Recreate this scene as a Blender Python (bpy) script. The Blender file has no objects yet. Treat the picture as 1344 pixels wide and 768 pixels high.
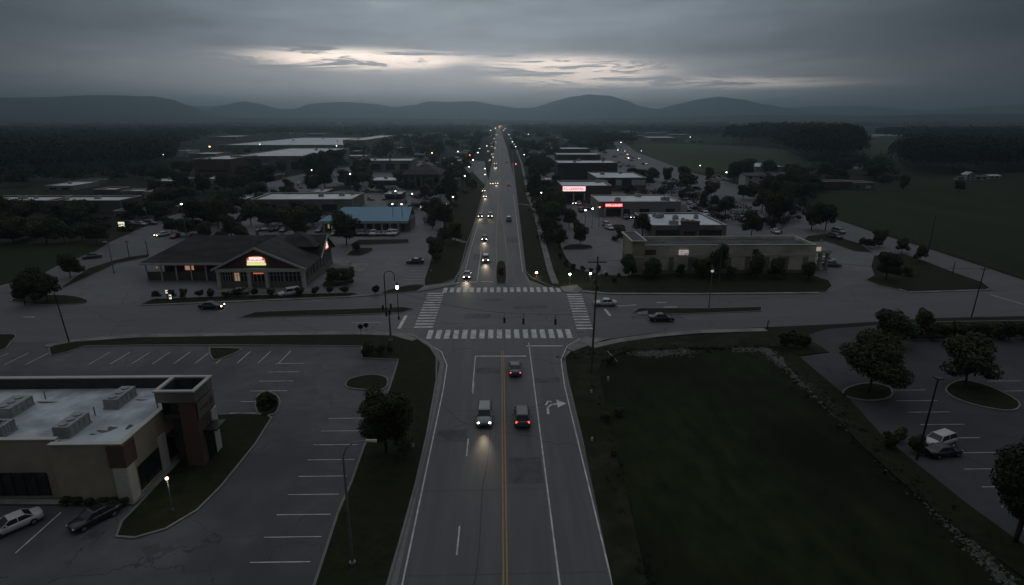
import bpy, math, random
from mathutils import Vector, Matrix
R = math.radians
random.seed(7)
sc = bpy.context.scene
C = sc.collection

# ------------------------------------------------------------------ camera
H, F, TH, YAW, CX = 32.5, 780.0, R(16.23), math.atan(15/780), -0.2      # drone height, focal length in photo pixels, pitch, yaw
cd = bpy.data.cameras.new('camera'); cam = bpy.data.objects.new('camera', cd); C.objects.link(cam)
cam.location = (CX, 0, H); cam.rotation_euler = (math.pi/2-TH, 0, -YAW)
cd.sensor_width = 36; cd.lens = F/1344*36; cd.clip_start = 1; cd.clip_end = 40000
sc.camera = cam

# ------------------------------------------------------------------ sky, sun, exposure
SUN_EL, SUN_AZ = R(7), R(-4)
ZENITH = 0.52          # overcast sky overhead
HAZE_D = 0.00027
w = bpy.data.worlds.new('World'); sc.world = w; w.use_nodes = True
def world():
    nt = w.node_tree; N = nt.nodes; L = nt.links; N.clear()
    def m(op, a, b=None, c=None, clamp=False):
        n = N.new('ShaderNodeMath'); n.operation = op; n.use_clamp = clamp
        for i, v in enumerate((a, b, c)):
            if v is None: continue
            if isinstance(v, (int, float)): n.inputs[i].default_value = v
            else: L.new(v, n.inputs[i])
        return n.outputs[0]
    def ramp(v, st, interp='EASE'):
        n = N.new('ShaderNodeValToRGB'); n.color_ramp.interpolation = interp
        e = n.color_ramp.elements
        while len(e) < len(st): e.new(0.5)
        for k, (p, c) in enumerate(st):
            e[k].position = p; e[k].color = (c, c, c, 1) if isinstance(c, (int, float)) else (*c, 1)
        L.new(v, n.inputs[0]); return n.outputs[0]
    def mix(f, a, b, mode='MIX'):
        n = N.new('ShaderNodeMix'); n.data_type = 'RGBA'; n.blend_type = mode
        if isinstance(f, (int, float)): n.inputs[0].default_value = f
        else: L.new(f, n.inputs[0])
        for i, v in ((6, a), (7, b)):
            if isinstance(v, tuple): n.inputs[i].default_value = (*v, 1)
            else: L.new(v, n.inputs[i])
        return n.outputs[2]
    tc = N.new('ShaderNodeTexCoord'); sp = N.new('ShaderNodeSeparateXYZ'); L.new(tc.outputs['Generated'], sp.inputs[0])
    X, Y, Z = sp.outputs
    hl = m('SQRT', m('ADD', m('MULTIPLY', X, X), m('MULTIPLY', Y, Y)))
    el = m('MULTIPLY', m('ARCTAN2', Z, hl), 180/math.pi)          # degrees above the horizon
    az = m('MULTIPLY', m('ARCTAN2', X, Y), 180/math.pi)           # degrees right of the road
    def noise(sx, sy, sz, sc_, det, rough, off=0.0, dist=0.0):
        cmb = N.new('ShaderNodeCombineXYZ')
        L.new(m('MULTIPLY', az, sx), cmb.inputs[0]); L.new(m('MULTIPLY', el, sy), cmb.inputs[1]); cmb.inputs[2].default_value = off
        n = N.new('ShaderNodeTexNoise'); n.inputs['Scale'].default_value = sc_; n.inputs['Detail'].default_value = det
        n.inputs['Roughness'].default_value = rough; n.inputs['Distortion'].default_value = dist
        L.new(cmb.outputs[0], n.inputs['Vector']); return n.outputs['Fac']
    # azimuth falloff of the dusk light
    a2 = m('ABSOLUTE', m('ADD', az, 3.0)); g = m('EXPONENT', m('MULTIPLY', m('POWER', m('DIVIDE', a2, 29.5), 2.3), -1.0))
    # cloud deck
    deck = ramp(m('DIVIDE', el, 90), [(0.0, (1.05, 1.05, 1.08)), (0.035, (.84, .84, .86)), (0.065, (.36, .395, .445)), (0.12, (.30, .355, .405)),
                                      (0.30, (ZENITH*.62, ZENITH*.67, ZENITH*.72)), (0.55, (ZENITH*.95, ZENITH, ZENITH*1.05)), (1, (ZENITH*.95, ZENITH, ZENITH*1.05))], 'LINEAR')
    side = m('ADD', m('MULTIPLY', g, 0.98), 0.01)
    high = ramp(m('DIVIDE', el, 90), [(0.13, 0), (0.45, 1)])
    side = m('ADD', side, m('MULTIPLY', high, m('SUBTRACT', 1.0, side)), clamp=False)
    back = m('ADD', m('MULTIPLY', m('ADD', Y, 0.0), .48), .55, clamp=True)          # the sky behind the camera is already dark
    side = m('MULTIPLY', side, m('ADD', m('MULTIPLY', m('SUBTRACT', 1.0, high), m('SUBTRACT', 1.0, back)), back))
    n1 = noise(.05, .28, 0, 1.0, 6, .55, 3.1, .5)
    n2 = noise(.14, .9, 0, 1.0, 5, .6, 7.7, .3)
    cloud = m('ADD', m('MULTIPLY', m('SUBTRACT', n1, .5), 1.15), m('MULTIPLY', m('SUBTRACT', n2, .5), .6))
    shade = m('ADD', 1.0, m('MULTIPLY', cloud, .95))
    col = mix(1.0, deck, m('MULTIPLY', side, shade), 'MULTIPLY')
    # bright gaps low over the hills, where the last light comes through
    def win(a0, e0, sa, se, slope=0.0):
        de = m('SUBTRACT', m('SUBTRACT', el, e0), m('MULTIPLY', m('SUBTRACT', az, a0), slope))
        q = m('ADD', m('MULTIPLY', m('POWER', m('SUBTRACT', az, a0), 2.0), 1/(sa*sa)), m('MULTIPLY', m('POWER', de, 2.0), 1/(se*se)))
        return m('EXPONENT', m('MULTIPLY', m('POWER', q, 1.5), -1.0))
    tex = ramp(noise(.11, 1.25, 0, 1.0, 8, .70, 6.1, 1.4), [(.42, .0), (.48, .7), (.54, 1)], 'LINEAR')
    isl = m('SUBTRACT', 1.0, m('MULTIPLY', win(-3.2, 4.1, 2.6, .75), .95), clamp=True)
    gapm = m('ADD', m('MULTIPLY', win(-11.5, 5.0, 8.5, .80, -.005), 1.4), m('MULTIPLY', win(5.8, 4.1, 7.4, 1.15, -.02), 1.5))
    gapm = m('ADD', gapm, m('MULTIPLY', win(19.0, 3.05, 9.0, .45, -.02), .50))
    gapm = m('MULTIPLY', m('MULTIPLY', gapm, tex), isl, clamp=True)
    col = mix(m('MULTIPLY', gapm, .92, clamp=True), col, (3.0, 2.5, 2.12))
    # soft warm veil around the gaps
    veil = m('MULTIPLY', m('MULTIPLY', m('EXPONENT', m('MULTIPLY', m('POWER', m('SUBTRACT', el, 3.7), 2.0), -1/(2.0*2.0))), m('EXPONENT', m('MULTIPLY', m('POWER', m('ADD', az, 1.0), 2.0), -1/(19.0*19.0)))), m('ADD', .45, m('MULTIPLY', n2, .7)))
    col = mix(m('MULTIPLY', veil, .55, clamp=True), col, (.72, .66, .65))
    # small high openings at the top of the frame
    up = m('MULTIPLY', ramp(noise(.20, .8, 0, 1.0, 4, .6, 9.3), [(.56, 0), (.66, 1)], 'LINEAR'), m('EXPONENT', m('MULTIPLY', m('POWER', m('SUBTRACT', el, 10.2), 2.0), -1/(1.3*1.3))))
    up = m('MULTIPLY', up, m('EXPONENT', m('MULTIPLY', m('POWER', m('ADD', az, 9.0), 2.0), -1/(9.0*9.0))))
    col = mix(m('MULTIPLY', up, .55, clamp=True), col, (.60, .62, .62))
    sky = N.new('ShaderNodeTexSky'); sky.sky_type = 'NISHITA'; sky.sun_disc = False
    sky.sun_elevation = SUN_EL; sky.sun_rotation = SUN_AZ; sky.air_density = 1; sky.dust_density = 3
    b1 = N.new('ShaderNodeBackground'); L.new(sky.outputs[0], b1.inputs[0]); b1.inputs[1].default_value = 0.0004     # what filters through the cloud deck
    b2 = N.new('ShaderNodeBackground'); L.new(col, b2.inputs[0]); b2.inputs[1].default_value = 1.0
    ad = N.new('ShaderNodeAddShader'); L.new(b1.outputs[0], ad.inputs[0]); L.new(b2.outputs[0], ad.inputs[1])
    o = N.new('ShaderNodeOutputWorld'); L.new(ad.outputs[0], o.inputs[0])
world()
w.cycles.sampling_method = 'MANUAL'; w.cycles.sample_map_resolution = 1024
sl = bpy.data.lights.new('sun', 'SUN'); sl.energy = 0.06; sl.angle = R(20); sl.color = (1, .86, .72)
so = bpy.data.objects.new('sun', sl); C.objects.link(so)
so.rotation_euler = Vector((-math.sin(SUN_AZ)*math.cos(SUN_EL), -math.cos(SUN_AZ)*math.cos(SUN_EL), -math.sin(SUN_EL))).to_track_quat('-Z', 'Y').to_euler()
so.location = (0, 300, 200)
sc.view_settings.view_transform = 'Standard'; sc.view_settings.look = 'None'
sc.view_settings.exposure = 0; sc.view_settings.gamma = 1
cy = sc.cycles
cy.use_denoising = True; cy.max_bounces = 4; cy.diffuse_bounces = 2; cy.glossy_bounces = 2; cy.volume_bounces = 0
cy.transmission_bounces = 2; cy.transparent_max_bounces = 4; cy.sample_clamp_indirect = 0.6; cy.caustics_reflective = False; cy.caustics_refractive = False

# ------------------------------------------------------------------ photo pixel <-> ground
fw = Vector((math.sin(YAW)*math.cos(TH), math.cos(YAW)*math.cos(TH), -math.sin(TH)))
rt = Vector((math.cos(YAW), -math.sin(YAW), 0)); upv = rt.cross(fw)
def P(u, v, z=0.0):
    d = fw + (u-672)/F*rt + (384-v)/F*upv
    t = (z-H)/d.z
    return (CX+d.x*t, d.y*t)
def PJ(x, y, z=0.0):
    r = Vector((x-CX, y, z-H)); c = r.dot(fw)
    return (672+F*r.dot(rt)/c, 384-F*r.dot(upv)/c)
def HT(u, v, vt):
    x, y = P(u, v); lo, hi = 0, 70
    for _ in range(40):
        mm = (lo+hi)/2
        if PJ(x, y, mm)[1] > vt: lo = mm
        else: hi = mm
    return lo

# ------------------------------------------------------------------ materials
MATS = {}
def nmat(name, c1, c2=None, scale=1.0, rough=.8, spec=.3, stretch=(1, 1, 1), bump=0.0, big=None, crack=None, metallic=0.0, detail=5, c3=None, coat=0):
    if name in MATS: return MATS[name]
    mt = bpy.data.materials.new(name); mt.use_nodes = True; nt = mt.node_tree; N = nt.nodes; L = nt.links
    b = N['Principled BSDF']; b.inputs['Roughness'].default_value = rough; b.inputs['Specular IOR Level'].default_value = spec
    b.inputs['Metallic'].default_value = metallic; b.inputs['Coat Weight'].default_value = coat
    if c2 is None: c2 = tuple(min(1, x*1.15) for x in c1)
    tc = N.new('ShaderNodeTexCoord'); mp = N.new('ShaderNodeMapping'); mp.inputs['Scale'].default_value = stretch
    L.new(tc.outputs['Object'], mp.inputs[0])
    def noi(s, d=detail, src=mp):
        n = N.new('ShaderNodeTexNoise'); n.inputs['Scale'].default_value = s; n.inputs['Detail'].default_value = d; n.inputs['Roughness'].default_value = .6
        L.new(src.outputs[0], n.inputs['Vector']); return n
    def mixc(f, a, b_):
        n = N.new('ShaderNodeMix'); n.data_type = 'RGBA'
        L.new(f, n.inputs[0])
        for i, v in ((6, a), (7, b_)):
            if isinstance(v, tuple): n.inputs[i].default_value = (*v, 1)
            else: L.new(v, n.inputs[i])
        return n.outputs[2]
    def sharp(f, lo, hi):
        n = N.new('ShaderNodeMapRange'); n.inputs[1].default_value = lo; n.inputs[2].default_value = hi; L.new(f, n.inputs[0]); return n.outputs[0]
    n = noi(scale)
    col = mixc(sharp(n.outputs[0], .3, .7), tuple(c1), tuple(c2))
    if big:
        nb = noi(big, 3)
        col = mixc(sharp(nb.outputs[0], .42, .62), col, tuple(c3) if c3 else tuple(x*.72 for x in c1))
    if crack:
        v = N.new('ShaderNodeTexVoronoi'); v.feature = 'DISTANCE_TO_EDGE'; v.inputs['Scale'].default_value = crack
        wn = noi(crack*4, 3); ad = N.new('ShaderNodeMixRGB'); ad.inputs[0].default_value = .12
        L.new(tc.outputs['Object'], ad.inputs[1]); L.new(wn.outputs['Color'], ad.inputs[2])
        vm = N.new('ShaderNodeVectorMath'); vm.operation = 'MULTIPLY_ADD'; L.new(wn.outputs['Color'], vm.inputs[0]); vm.inputs[1].default_value = (1/crack*.22,)*3; L.new(tc.outputs['Object'], vm.inputs[2])
        L.new(vm.outputs[0], v.inputs['Vector'])
        col = mixc(sharp(v.outputs[0], .0045, .0015), col, tuple(x*.55 for x in c1))
    L.new(col, b.inputs['Base Color'])
    if bump:
        bp = N.new('ShaderNodeBump'); bp.inputs['Strength'].default_value = bump; bp.inputs['Distance'].default_value = .05
        L.new(n.outputs[0], bp.inputs['Height']); L.new(bp.outputs[0], b.inputs['Normal'])
    MATS[name] = mt; return mt
def emat(name, col, s, sample=False):
    mt = bpy.data.materials.new(name); mt.use_nodes = True; b = mt.node_tree.nodes['Principled BSDF']
    b.inputs['Base Color'].default_value = (*[min(1, .3+x*.4) for x in col], 1); b.inputs['Emission Color'].default_value = (*col, 1); b.inputs['Emission Strength'].default_value = s
    try: mt.cycles.emission_sampling = 'AUTO' if sample else 'NONE'
    except Exception: pass
    MATS[name] = mt; return mt
M_road = nmat('asphalt_road', (.075, .075, .080), (.125, .124, .130), .9, .62, .5, (1, .07, 1), .15, big=.35, crack=.05, c3=(.080, .080, .086))
M_cross = nmat('asphalt_cross', (.088, .088, .094), (.130, .129, .135), .8, .65, .5, (.16, 1, 1), .15, big=.09, crack=.05, c3=(.090, .090, .096))
M_lotC = nmat('asphalt_lot_edge_dark', (.055, .056, .060), (.078, .079, .084), .5, .8, .3, (1, 1, 1), .15, big=.07, crack=.09, c3=(.048, .049, .053))  # darkening towards the frame edge is put into this asphalt colour
M_lotA = nmat('asphalt_lot_old', (.085, .085, .092), (.125, .125, .133), .5, .75, .4, (1, 1, 1), .15, big=.07, crack=.09, c3=(.062, .062, .068))  # side lot: some frame-edge dimming is mixed into the base colour
M_lotB = nmat('asphalt_lot_worn', (.125, .125, .133), (.17, .169, .176), .4, .7, .45, (1, 1, 1), .15, big=.05, crack=.07, c3=(.105, .105, .112))
M_conc = nmat('concrete', (.22, .215, .205), (.30, .29, .275), 1.3, .85, .3, bump=.1, big=.3, c3=(.17, .165, .16))
M_kerb = nmat('kerb_concrete', (.17, .167, .16), (.24, .235, .225), 1.0, .85, .3)
M_grass = nmat('grass', (.014, .017, .009), (.034, .038, .018), .9, .95, .1, bump=.4, big=.12, c3=(.024, .024, .013))
M_basin = nmat('basin_grass', (.011, .018, .008), (.028, .038, .015), .5, .95, .08, (1, .5, 1), bump=.6, big=.06, c3=(.012, .013, .008), detail=9)
M_scrub = nmat('scrub_grass', (.022, .024, .013), (.046, .044, .028), .7, .95, .1, bump=.5, big=.25, c3=(.018, .022, .010))
M_field = nmat('field', (.022, .032, .014), (.034, .044, .019), .05, .95, .1, (1, .3, 1), big=.012, c3=(.018, .026, .012))
M_field2 = nmat('pale_field', (.050, .068, .034), (.064, .080, .040), .04, .95, .1, (1, .3, 1), big=.01, c3=(.040, .056, .028))
M_ground = nmat('ground', (.018, .024, .013), (.034, .038, .022), .03, .95, .1, big=.004, c3=(.014, .018, .011))
M_white = nmat('marking_white', (.62, .62, .61), (.78, .78, .76), 1.5, .7, .4, big=.8, c3=(.46, .46, .46))
M_yel = nmat('marking_yellow', (.34, .21, .065), (.46, .29, .09), 1.5, .7, .4)
M_roofw = nmat('roof_membrane', (.46, .50, .54), (.64, .68, .72), .35, .6, .4, big=.25, c3=(.30, .33, .36))
M_roofx = nmat('roof_white_coating', (.74, .77, .80), (.84, .86, .88), .35, .5, .5, big=.1, c3=(.60, .63, .66))
M_roofd = nmat('roof_gravel', (.09, .09, .095), (.14, .14, .145), 1.5, .9, .2, big=.2)
M_shing = nmat('roof_shingle', (.055, .050, .052), (.085, .076, .077), 2.2, .9, .2, (1, 3, 3), bump=.3, big=.15)
M_blue = nmat('roof_blue_metal', (.07, .21, .33), (.09, .26, .39), .6, .45, .5, (6, .2, 1))
M_cream = nmat('stucco_cream', (.36, .31, .24), (.44, .38, .30), .7, .9, .2, big=.2, c3=(.31, .27, .21))
M_cream2 = nmat('stucco_pale_cream', (.62, .55, .45), (.72, .64, .53), .7, .9, .2, big=.2, c3=(.44, .38, .30))
M_tan = nmat('stucco_tan', (.20, .19, .17), (.26, .24, .215), .7, .9, .2, big=.2)
M_brick = nmat('brick', (.10, .064, .054), (.145, .09, .075), 3, .9, .2, (1, 1, 4), bump=.2)
M_stone = nmat('stone_base', (.15, .13, .115), (.24, .21, .18), 2.5, .9, .2, (1, 1, 2), bump=.3)
M_brown = nmat('siding_brown', (.12, .10, .088), (.16, .135, .115), 2, .85, .3, (1, 1, 6))
M_corr = nmat('siding_metal_grey', (.22, .22, .215), (.32, .32, .31), 2.5, .5, .5, (6, 6, .2))
M_trim = nmat('trim_offwhite', (.48, .46, .42), (.58, .56, .52), 1, .7, .3)
M_darkw = nmat('dark_cladding_and_shade', (.035, .036, .038), (.06, .06, .062), 1, .7, .3)  # also paints the shaded recess of the shop tower
M_glass = nmat('glass_dark', (.02, .022, .026), (.03, .033, .037), 1, .08, .6)
M_metal = nmat('galvanised_steel', (.20, .20, .20), (.29, .29, .285), 3, .45, .5, metallic=.5)
M_black = nmat('black_paint', (.012, .012, .013), (.02, .02, .021), 3, .4, .5)
M_wood = nmat('weathered_wood', (.085, .07, .058), (.13, .11, .09), 4, .9, .2, (1, 1, .2))
M_hvac = nmat('hvac_steel', (.25, .26, .27), (.36, .37, .38), 2, .55, .5, metallic=.3)
M_tyre = nmat('tyre', (.012, .012, .012), (.018, .018, .018), 4, .85, .2)
M_rim = nmat('rim', (.35, .35, .36), (.5, .5, .5), 4, .3, .5, metallic=.8)
M_trunk = nmat('bark', (.05, .04, .032), (.09, .07, .055), 6, .95, .1, (1, 1, .3))
M_leaf = [nmat('leaves_a', (.030, .042, .018), (.070, .090, .036), .35, .8, .15, detail=3), nmat('leaves_b', (.024, .034, .016), (.055, .070, .032), .35, .8, .15, detail=3),
          nmat('leaves_c', (.040, .044, .018), (.085, .090, .038), .35, .8, .15, detail=3)]
M_wood_far = nmat('wood_leaves', (.013, .020, .012), (.032, .042, .024), .06, .9, .1, detail=3)
M_hill = nmat('hill_forest', (.006, .010, .008), (.070, .082, .060), .008, .95, .05, detail=8)
M_rock = nmat('riprap', (.07, .068, .064), (.15, .145, .137), 2, .9, .2)
M_mulch = nmat('mulch', (.03, .022, .017), (.05, .037, .028), 5, .95, .1)
E_white = emat('lamp_white', (1, .93, .80), 5); E_cool = emat('lamp_cool', (.95, 1, .93), 6); E_warm = emat('lamp_orange', (1, .45, .16), 11)
E_head = emat('headlight_on', (1, .84, .60), 14); E_tail = emat('taillight_on', (1, .09, .07), 1.8)
E_redsign = emat('sign_red', (1, .10, .12), 1.25); E_pink = emat('sign_pink_white', (1, .66, .66), 1.2); E_wht = emat('sign_white', (1, .93, .80), .95)
E_yg = emat('sign_yellow_green', (.85, 1, .35), .85); E_win = emat('lit_window', (1, .70, .40), .22); E_green = emat('signal_green', (.1, 1, .4), 4); E_bright = emat('lamp_bright_far', (1, .86, .66), 20)
E_farc = emat('lamp_cool_far', (.85, 1, .90), 14); E_red = emat('lamp_red', (1, .14, .07), 9)
M_hl_off = nmat('headlight_off', (.5, .5, .5), (.6, .6, .6), 1, .15, .6); M_tl_off = nmat('taillight_off', (.16, .01, .01), (.2, .015, .015), 1, .25, .6)
PAINT = {k: nmat('paint_'+k, c, tuple(x*1.05+.002 for x in c), 1, .3, .6, coat=.4) for k, c in dict(black=(.01, .01, .012), white=(.55, .56, .57), silver=(.26, .27, .28), grey=(.10, .10, .105), red=(.20, .02, .02), blue=(.03, .05, .12), tan=(.22, .19, .15)).items()}

# ------------------------------------------------------------------ mesh helpers
class MB:
    def __init__(s): s.v = []; s.f = []; s.m = []; s.mi = 0
    def face(s, idx): s.f.append(tuple(idx)); s.m.append(s.mi)
    def add(s, vs): b = len(s.v); s.v += [tuple(x) for x in vs]; return b
    def box(s, x0, x1, y0, y1, z0, z1):
        b = s.add([(x0, y0, z0), (x1, y0, z0), (x1, y1, z0), (x0, y1, z0), (x0, y0, z1), (x1, y0, z1), (x1, y1, z1), (x0, y1, z1)])
        for q in ((0, 3, 2, 1), (4, 5, 6, 7), (0, 1, 5, 4), (1, 2, 6, 5), (2, 3, 7, 6), (3, 0, 4, 7)): s.face([b+i for i in q])
        return s
    def poly(s, pts, z, up=True):
        a = sum(pts[i][0]*pts[(i+1) % len(pts)][1]-pts[(i+1) % len(pts)][0]*pts[i][1] for i in range(len(pts)))
        if (a < 0) == up: pts = pts[::-1]
        b = s.add([(p[0], p[1], z) for p in pts]); s.face(range(b, b+len(pts))); return s
    def prism(s, pts, z0, z1):
        a = sum(pts[i][0]*pts[(i+1) % len(pts)][1]-pts[(i+1) % len(pts)][0]*pts[i][1] for i in range(len(pts)))
        if a < 0: pts = pts[::-1]
        n = len(pts); b = s.add([(p[0], p[1], z0) for p in pts]+[(p[0], p[1], z1) for p in pts])
        for i in range(n): s.face((b+i, b+(i+1) % n, b+n+(i+1) % n, b+n+i))
        s.face(range(b+n, b+2*n)); s.face(list(range(b, b+n))[::-1]); return s
    def pts(s, vs, faces):
        b = s.add(vs)
        for f in faces: s.face([b+i for i in f])
        return s
    def tube(s, pts, r0, r1=None, n=8, cap=True):
        r1 = r0 if r1 is None else r1; pts = [Vector(p) for p in pts]; rings = []
        for i, p in enumerate(pts):
            d = (pts[min(i+1, len(pts)-1)]-pts[max(i-1, 0)]).normalized()
            a = d.cross(Vector((0, 0, 1)));  a = Vector((1, 0, 0)) if a.length < .05 else a.normalized()
            c = d.cross(a).normalized(); r = r0+(r1-r0)*i/(len(pts)-1)
            rings.append(s.add([p+a*r*math.cos(t*2*math.pi/n)+c*r*math.sin(t*2*math.pi/n) for t in range(n)]))
        for i in range(len(rings)-1):
            for t in range(n): s.face((rings[i]+t, rings[i+1]+t, rings[i+1]+(t+1) % n, rings[i]+(t+1) % n))
        if cap:
            s.face([rings[0]+t for t in range(n)]); s.face([rings[-1]+t for t in range(n)][::-1])
        return s
    def ball(s, c, rx, ry=None, rz=None, n=8, m_=5):
        ry = ry or rx; rz = rz or rx; rows = []
        for j in range(1, m_):
            a = math.pi*j/m_; rows.append(s.add([(c[0]+rx*math.sin(a)*math.cos(t*2*math.pi/n), c[1]+ry*math.sin(a)*math.sin(t*2*math.pi/n), c[2]+rz*math.cos(a)) for t in range(n)]))
        tp = s.add([(c[0], c[1], c[2]+rz)]); bt = s.add([(c[0], c[1], c[2]-rz)])
        for t in range(n):
            s.face((tp, rows[0]+t, rows[0]+(t+1) % n)); s.face((bt, rows[-1]+(t+1) % n, rows[-1]+t))
            for j in range(len(rows)-1): s.face((rows[j]+t, rows[j+1]+t, rows[j+1]+(t+1) % n, rows[j]+(t+1) % n))
        return s
    def mesh(s, name, mats, off=(0, 0, 0), smooth=False):
        me = bpy.data.meshes.new(name)
        me.from_pydata([(v[0]-off[0], v[1]-off[1], v[2]-off[2]) for v in s.v], [], s.f)
        for mt in (mats if isinstance(mats, (list, tuple)) else [mats]): me.materials.append(mt)
        me.polygons.foreach_set('material_index', s.m)
        if smooth: me.polygons.foreach_set('use_smooth', [True]*len(s.f))
        me.update(); return me
    def each(s, name, mats, parent=None):
        # one object for each loose piece
        par = list(range(len(s.v)))
        def fd(i):
            while par[i] != i: par[i] = par[par[i]]; i = par[i]
            return i
        for f in s.f:
            for q in f[1:]: par[fd(q)] = fd(f[0])
        gr = {}
        for f, m_ in zip(s.f, s.m): gr.setdefault(fd(f[0]), []).append((f, m_))
        for fs in gr.values():
            ids = sorted({i for f, _ in fs for i in f}); mp = {i: k for k, i in enumerate(ids)}; n_ = MB(); n_.v = [s.v[i] for i in ids]
            n_.f = [tuple(mp[i] for i in f) for f, _ in fs]; n_.m = [m_ for _, m_ in fs]; n_.build(name, mats, parent)
    def build(s, name, mats, parent=None, smooth=False, off=None):
        off = off if off is not None else (tuple(parent['_o']) if parent is not None and '_o' in parent else (0, 0, 0))
        me = s.mesh(name, mats, off, smooth); o = bpy.data.objects.new(name, me); C.objects.link(o)
        if parent is not None: o.parent = parent
        return o
def tag(o, label=None, cat=None, group=None, kind=None):
    for k, v in (('label', label), ('category', cat), ('group', group), ('kind', kind)):
        if v: o[k] = v
    return o
ALL_T = []
def thing(name, loc, label=None, cat=None, group=None, world=True, rz=0):
    o = bpy.data.objects.new(name, None); C.objects.link(o); o.location = loc; o.rotation_euler.z = rz; o.empty_display_size = .3
    if world: o['_o'] = list(loc)
    ALL_T.append(o); return tag(o, label, cat, group)
def copy_tree(o, parent=None):
    c = o.copy(); C.objects.link(c)
    if parent: c.parent = parent
    for ch in KIDS.get(o.name, []): copy_tree(ch, c)
    return c
KIDS = {}
def freeze(o):
    for ch in list(o.children): KIDS.setdefault(o.name, []).append(ch); freeze(ch)
def struct(mb, name, mats, smooth=False): return tag(mb.build(name, mats, None, smooth), kind='structure')
REG = {}
def reg(o, cluster, look, u, cat, many=None, v=0):
    o['category'] = cat; REG.setdefault(cluster, []).append((u, v, look, o)); return o
ORD = ['leftmost', 'second from left', 'third from left', 'fourth from left', 'fifth from left', 'sixth from left', 'seventh from left', 'eighth from left', 'ninth from left', 'tenth from left', 'eleventh from left', 'twelfth from left', 'thirteenth from left', 'fourteenth from left', 'fifteenth from left', 'sixteenth from left', 'seventeenth from left', 'eighteenth from left', 'nineteenth from left', 'twentieth from left']
def finalize_labels():
    for n in REG:
        if len(n.split()) > 9: print('LONG', n)
    for cl, items in REG.items():
        items.sort(key=lambda t: (t[0], t[1]))
        n = len(items)
        for i, (u, v, look, o) in enumerate(items):
            if n > 1: o['group'] = cl
            if n == 1: o['label'] = look+' '+cl
            elif n > 2 and i == n-1: o['label'] = '%s, rightmost of the %s' % (look, cl)
            elif i < 20: o['label'] = '%s, %s of the %s' % (look, ORD[i], cl)
            else: o['label'] = '%s, %s from right of the %s' % (look, ['rightmost', 'second', 'third', 'fourth', 'fifth', 'sixth', 'seventh', 'eighth', 'ninth', 'tenth', 'eleventh', 'twelfth', 'thirteenth', 'fourteenth', 'fifteenth', 'sixteenth', 'seventeenth', 'eighteenth', 'nineteenth', 'twentieth'][min(19, n-1-i)], cl)

def px(poly): return [P(u, v) for u, v in poly]
def smooth_poly(pts, k=3):
    out = []; n = len(pts)
    for i in range(n):
        p0, p1, p2, p3 = [Vector((*pts[(i+j) % n], 0)) for j in (-1, 0, 1, 2)]
        for t in range(k):
            t /= k
            q = .5*((2*p1)+(-p0+p2)*t+(2*p0-5*p1+4*p2-p3)*t*t+(-p0+3*p1-3*p2+p3)*t**3); out.append((q.x, q.y))
    return out
def ccw(p):
    a = sum(p[i][0]*p[(i+1) % len(p)][1]-p[(i+1) % len(p)][0]*p[i][1] for i in range(len(p))); return p if a > 0 else p[::-1]
def inset(p, d):
    p = ccw(p); n = len(p); out = []
    for i in range(n):
        a = Vector(p[i-1]); b = Vector(p[i]); c = Vector(p[(i+1) % n])
        d1 = (b-a); d2 = (c-b)
        if d1.length < 1e-6 or d2.length < 1e-6: out.append(tuple(b)); continue
        d1.normalize(); d2.normalize(); n1 = Vector((-d1.y, d1.x)); n2 = Vector((-d2.y, d2.x)); q = n1+n2
        q = n1 if q.length < .3 else q.normalized(); out.append(tuple(b+q*d))
    return out
def inside(p, poly):
    x, y = p; r = False; n = len(poly)
    for i in range(n):
        x1, y1 = poly[i]; x2, y2 = poly[(i+1) % n]
        if (y1 > y) != (y2 > y) and x < (x2-x1)*(y-y1)/(y2-y1)+x1: r = not r
    return r
NOGO = []      # polygons trees keep out of
def verge(poly_px, mat=None, sm=True, kw=.22, h=.13, world_=False, name='grass_verge', kerb=True):
    pts = poly_px if world_ else px(poly_px)
    if sm: pts = smooth_poly(pts)
    pts = ccw(pts); ins = inset(pts, kw); n = len(pts); mb = MB()
    b = mb.add([(x, y, 0) for x, y in pts]+[(x, y, h) for x, y in pts]+[(x, y, h) for x, y in ins])
    for i in range(n):
        j = (i+1) % n
        mb.face((b+i, b+j, b+n+j, b+n+i)); mb.face((b+n+i, b+n+j, b+2*n+j, b+2*n+i))
    mb.mi = 1; mb.poly(ins, h+.004)
    return struct(mb, name, [M_kerb if kerb else (mat or M_grass), mat or M_grass])
def sheet(pts, z, mat, name, sm=False, is_px=True):
    pts = px(pts) if is_px else pts
    if sm: pts = smooth_poly(pts)
    return struct(MB().poly(pts, z), name, mat)
def strip_pts(pts, wd):
    pts = [Vector(p[:2]) for p in pts]; l = []; r = []
    for i, p in enumerate(pts):
        d = (pts[min(i+1, len(pts)-1)]-pts[max(i-1, 0)]).normalized(); nn = Vector((-d.y, d.x)); l.append(p+nn*wd/2); r.append(p-nn*wd/2)
    return l, r
def stripe(mb, pts, wd, z, is_px=True):
    pts = [P(*p) for p in pts] if is_px else pts
    l, r = strip_pts(pts, wd); n = len(pts)
    b = mb.add([(p.x, p.y, z) for p in l]+[(p.x, p.y, z) for p in r])
    for i in range(n-1): mb.face((b+n+i, b+n+i+1, b+i+1, b+i))

# ------------------------------------------------------------------ ground, fields, hills
g = MB(); n = 64; radii = [0, 60, 200, 600, 1800, 5000, 12000]
g.add([(0, 400, 0)])
for r in radii[1:]: g.add([(r*math.cos(i*2*math.pi/n), 400+r*math.sin(i*2*math.pi/n), 0) for i in range(n)])
for i in range(n): g.face((0, 1+i, 1+(i+1) % n))
for k in range(len(radii)-2):
    for i in range(n): g.face((1+k*n+i, 1+(k+1)*n+i, 1+(k+1)*n+(i+1) % n, 1+k*n+(i+1) % n))
struct(g, 'ground', M_ground)

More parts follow.
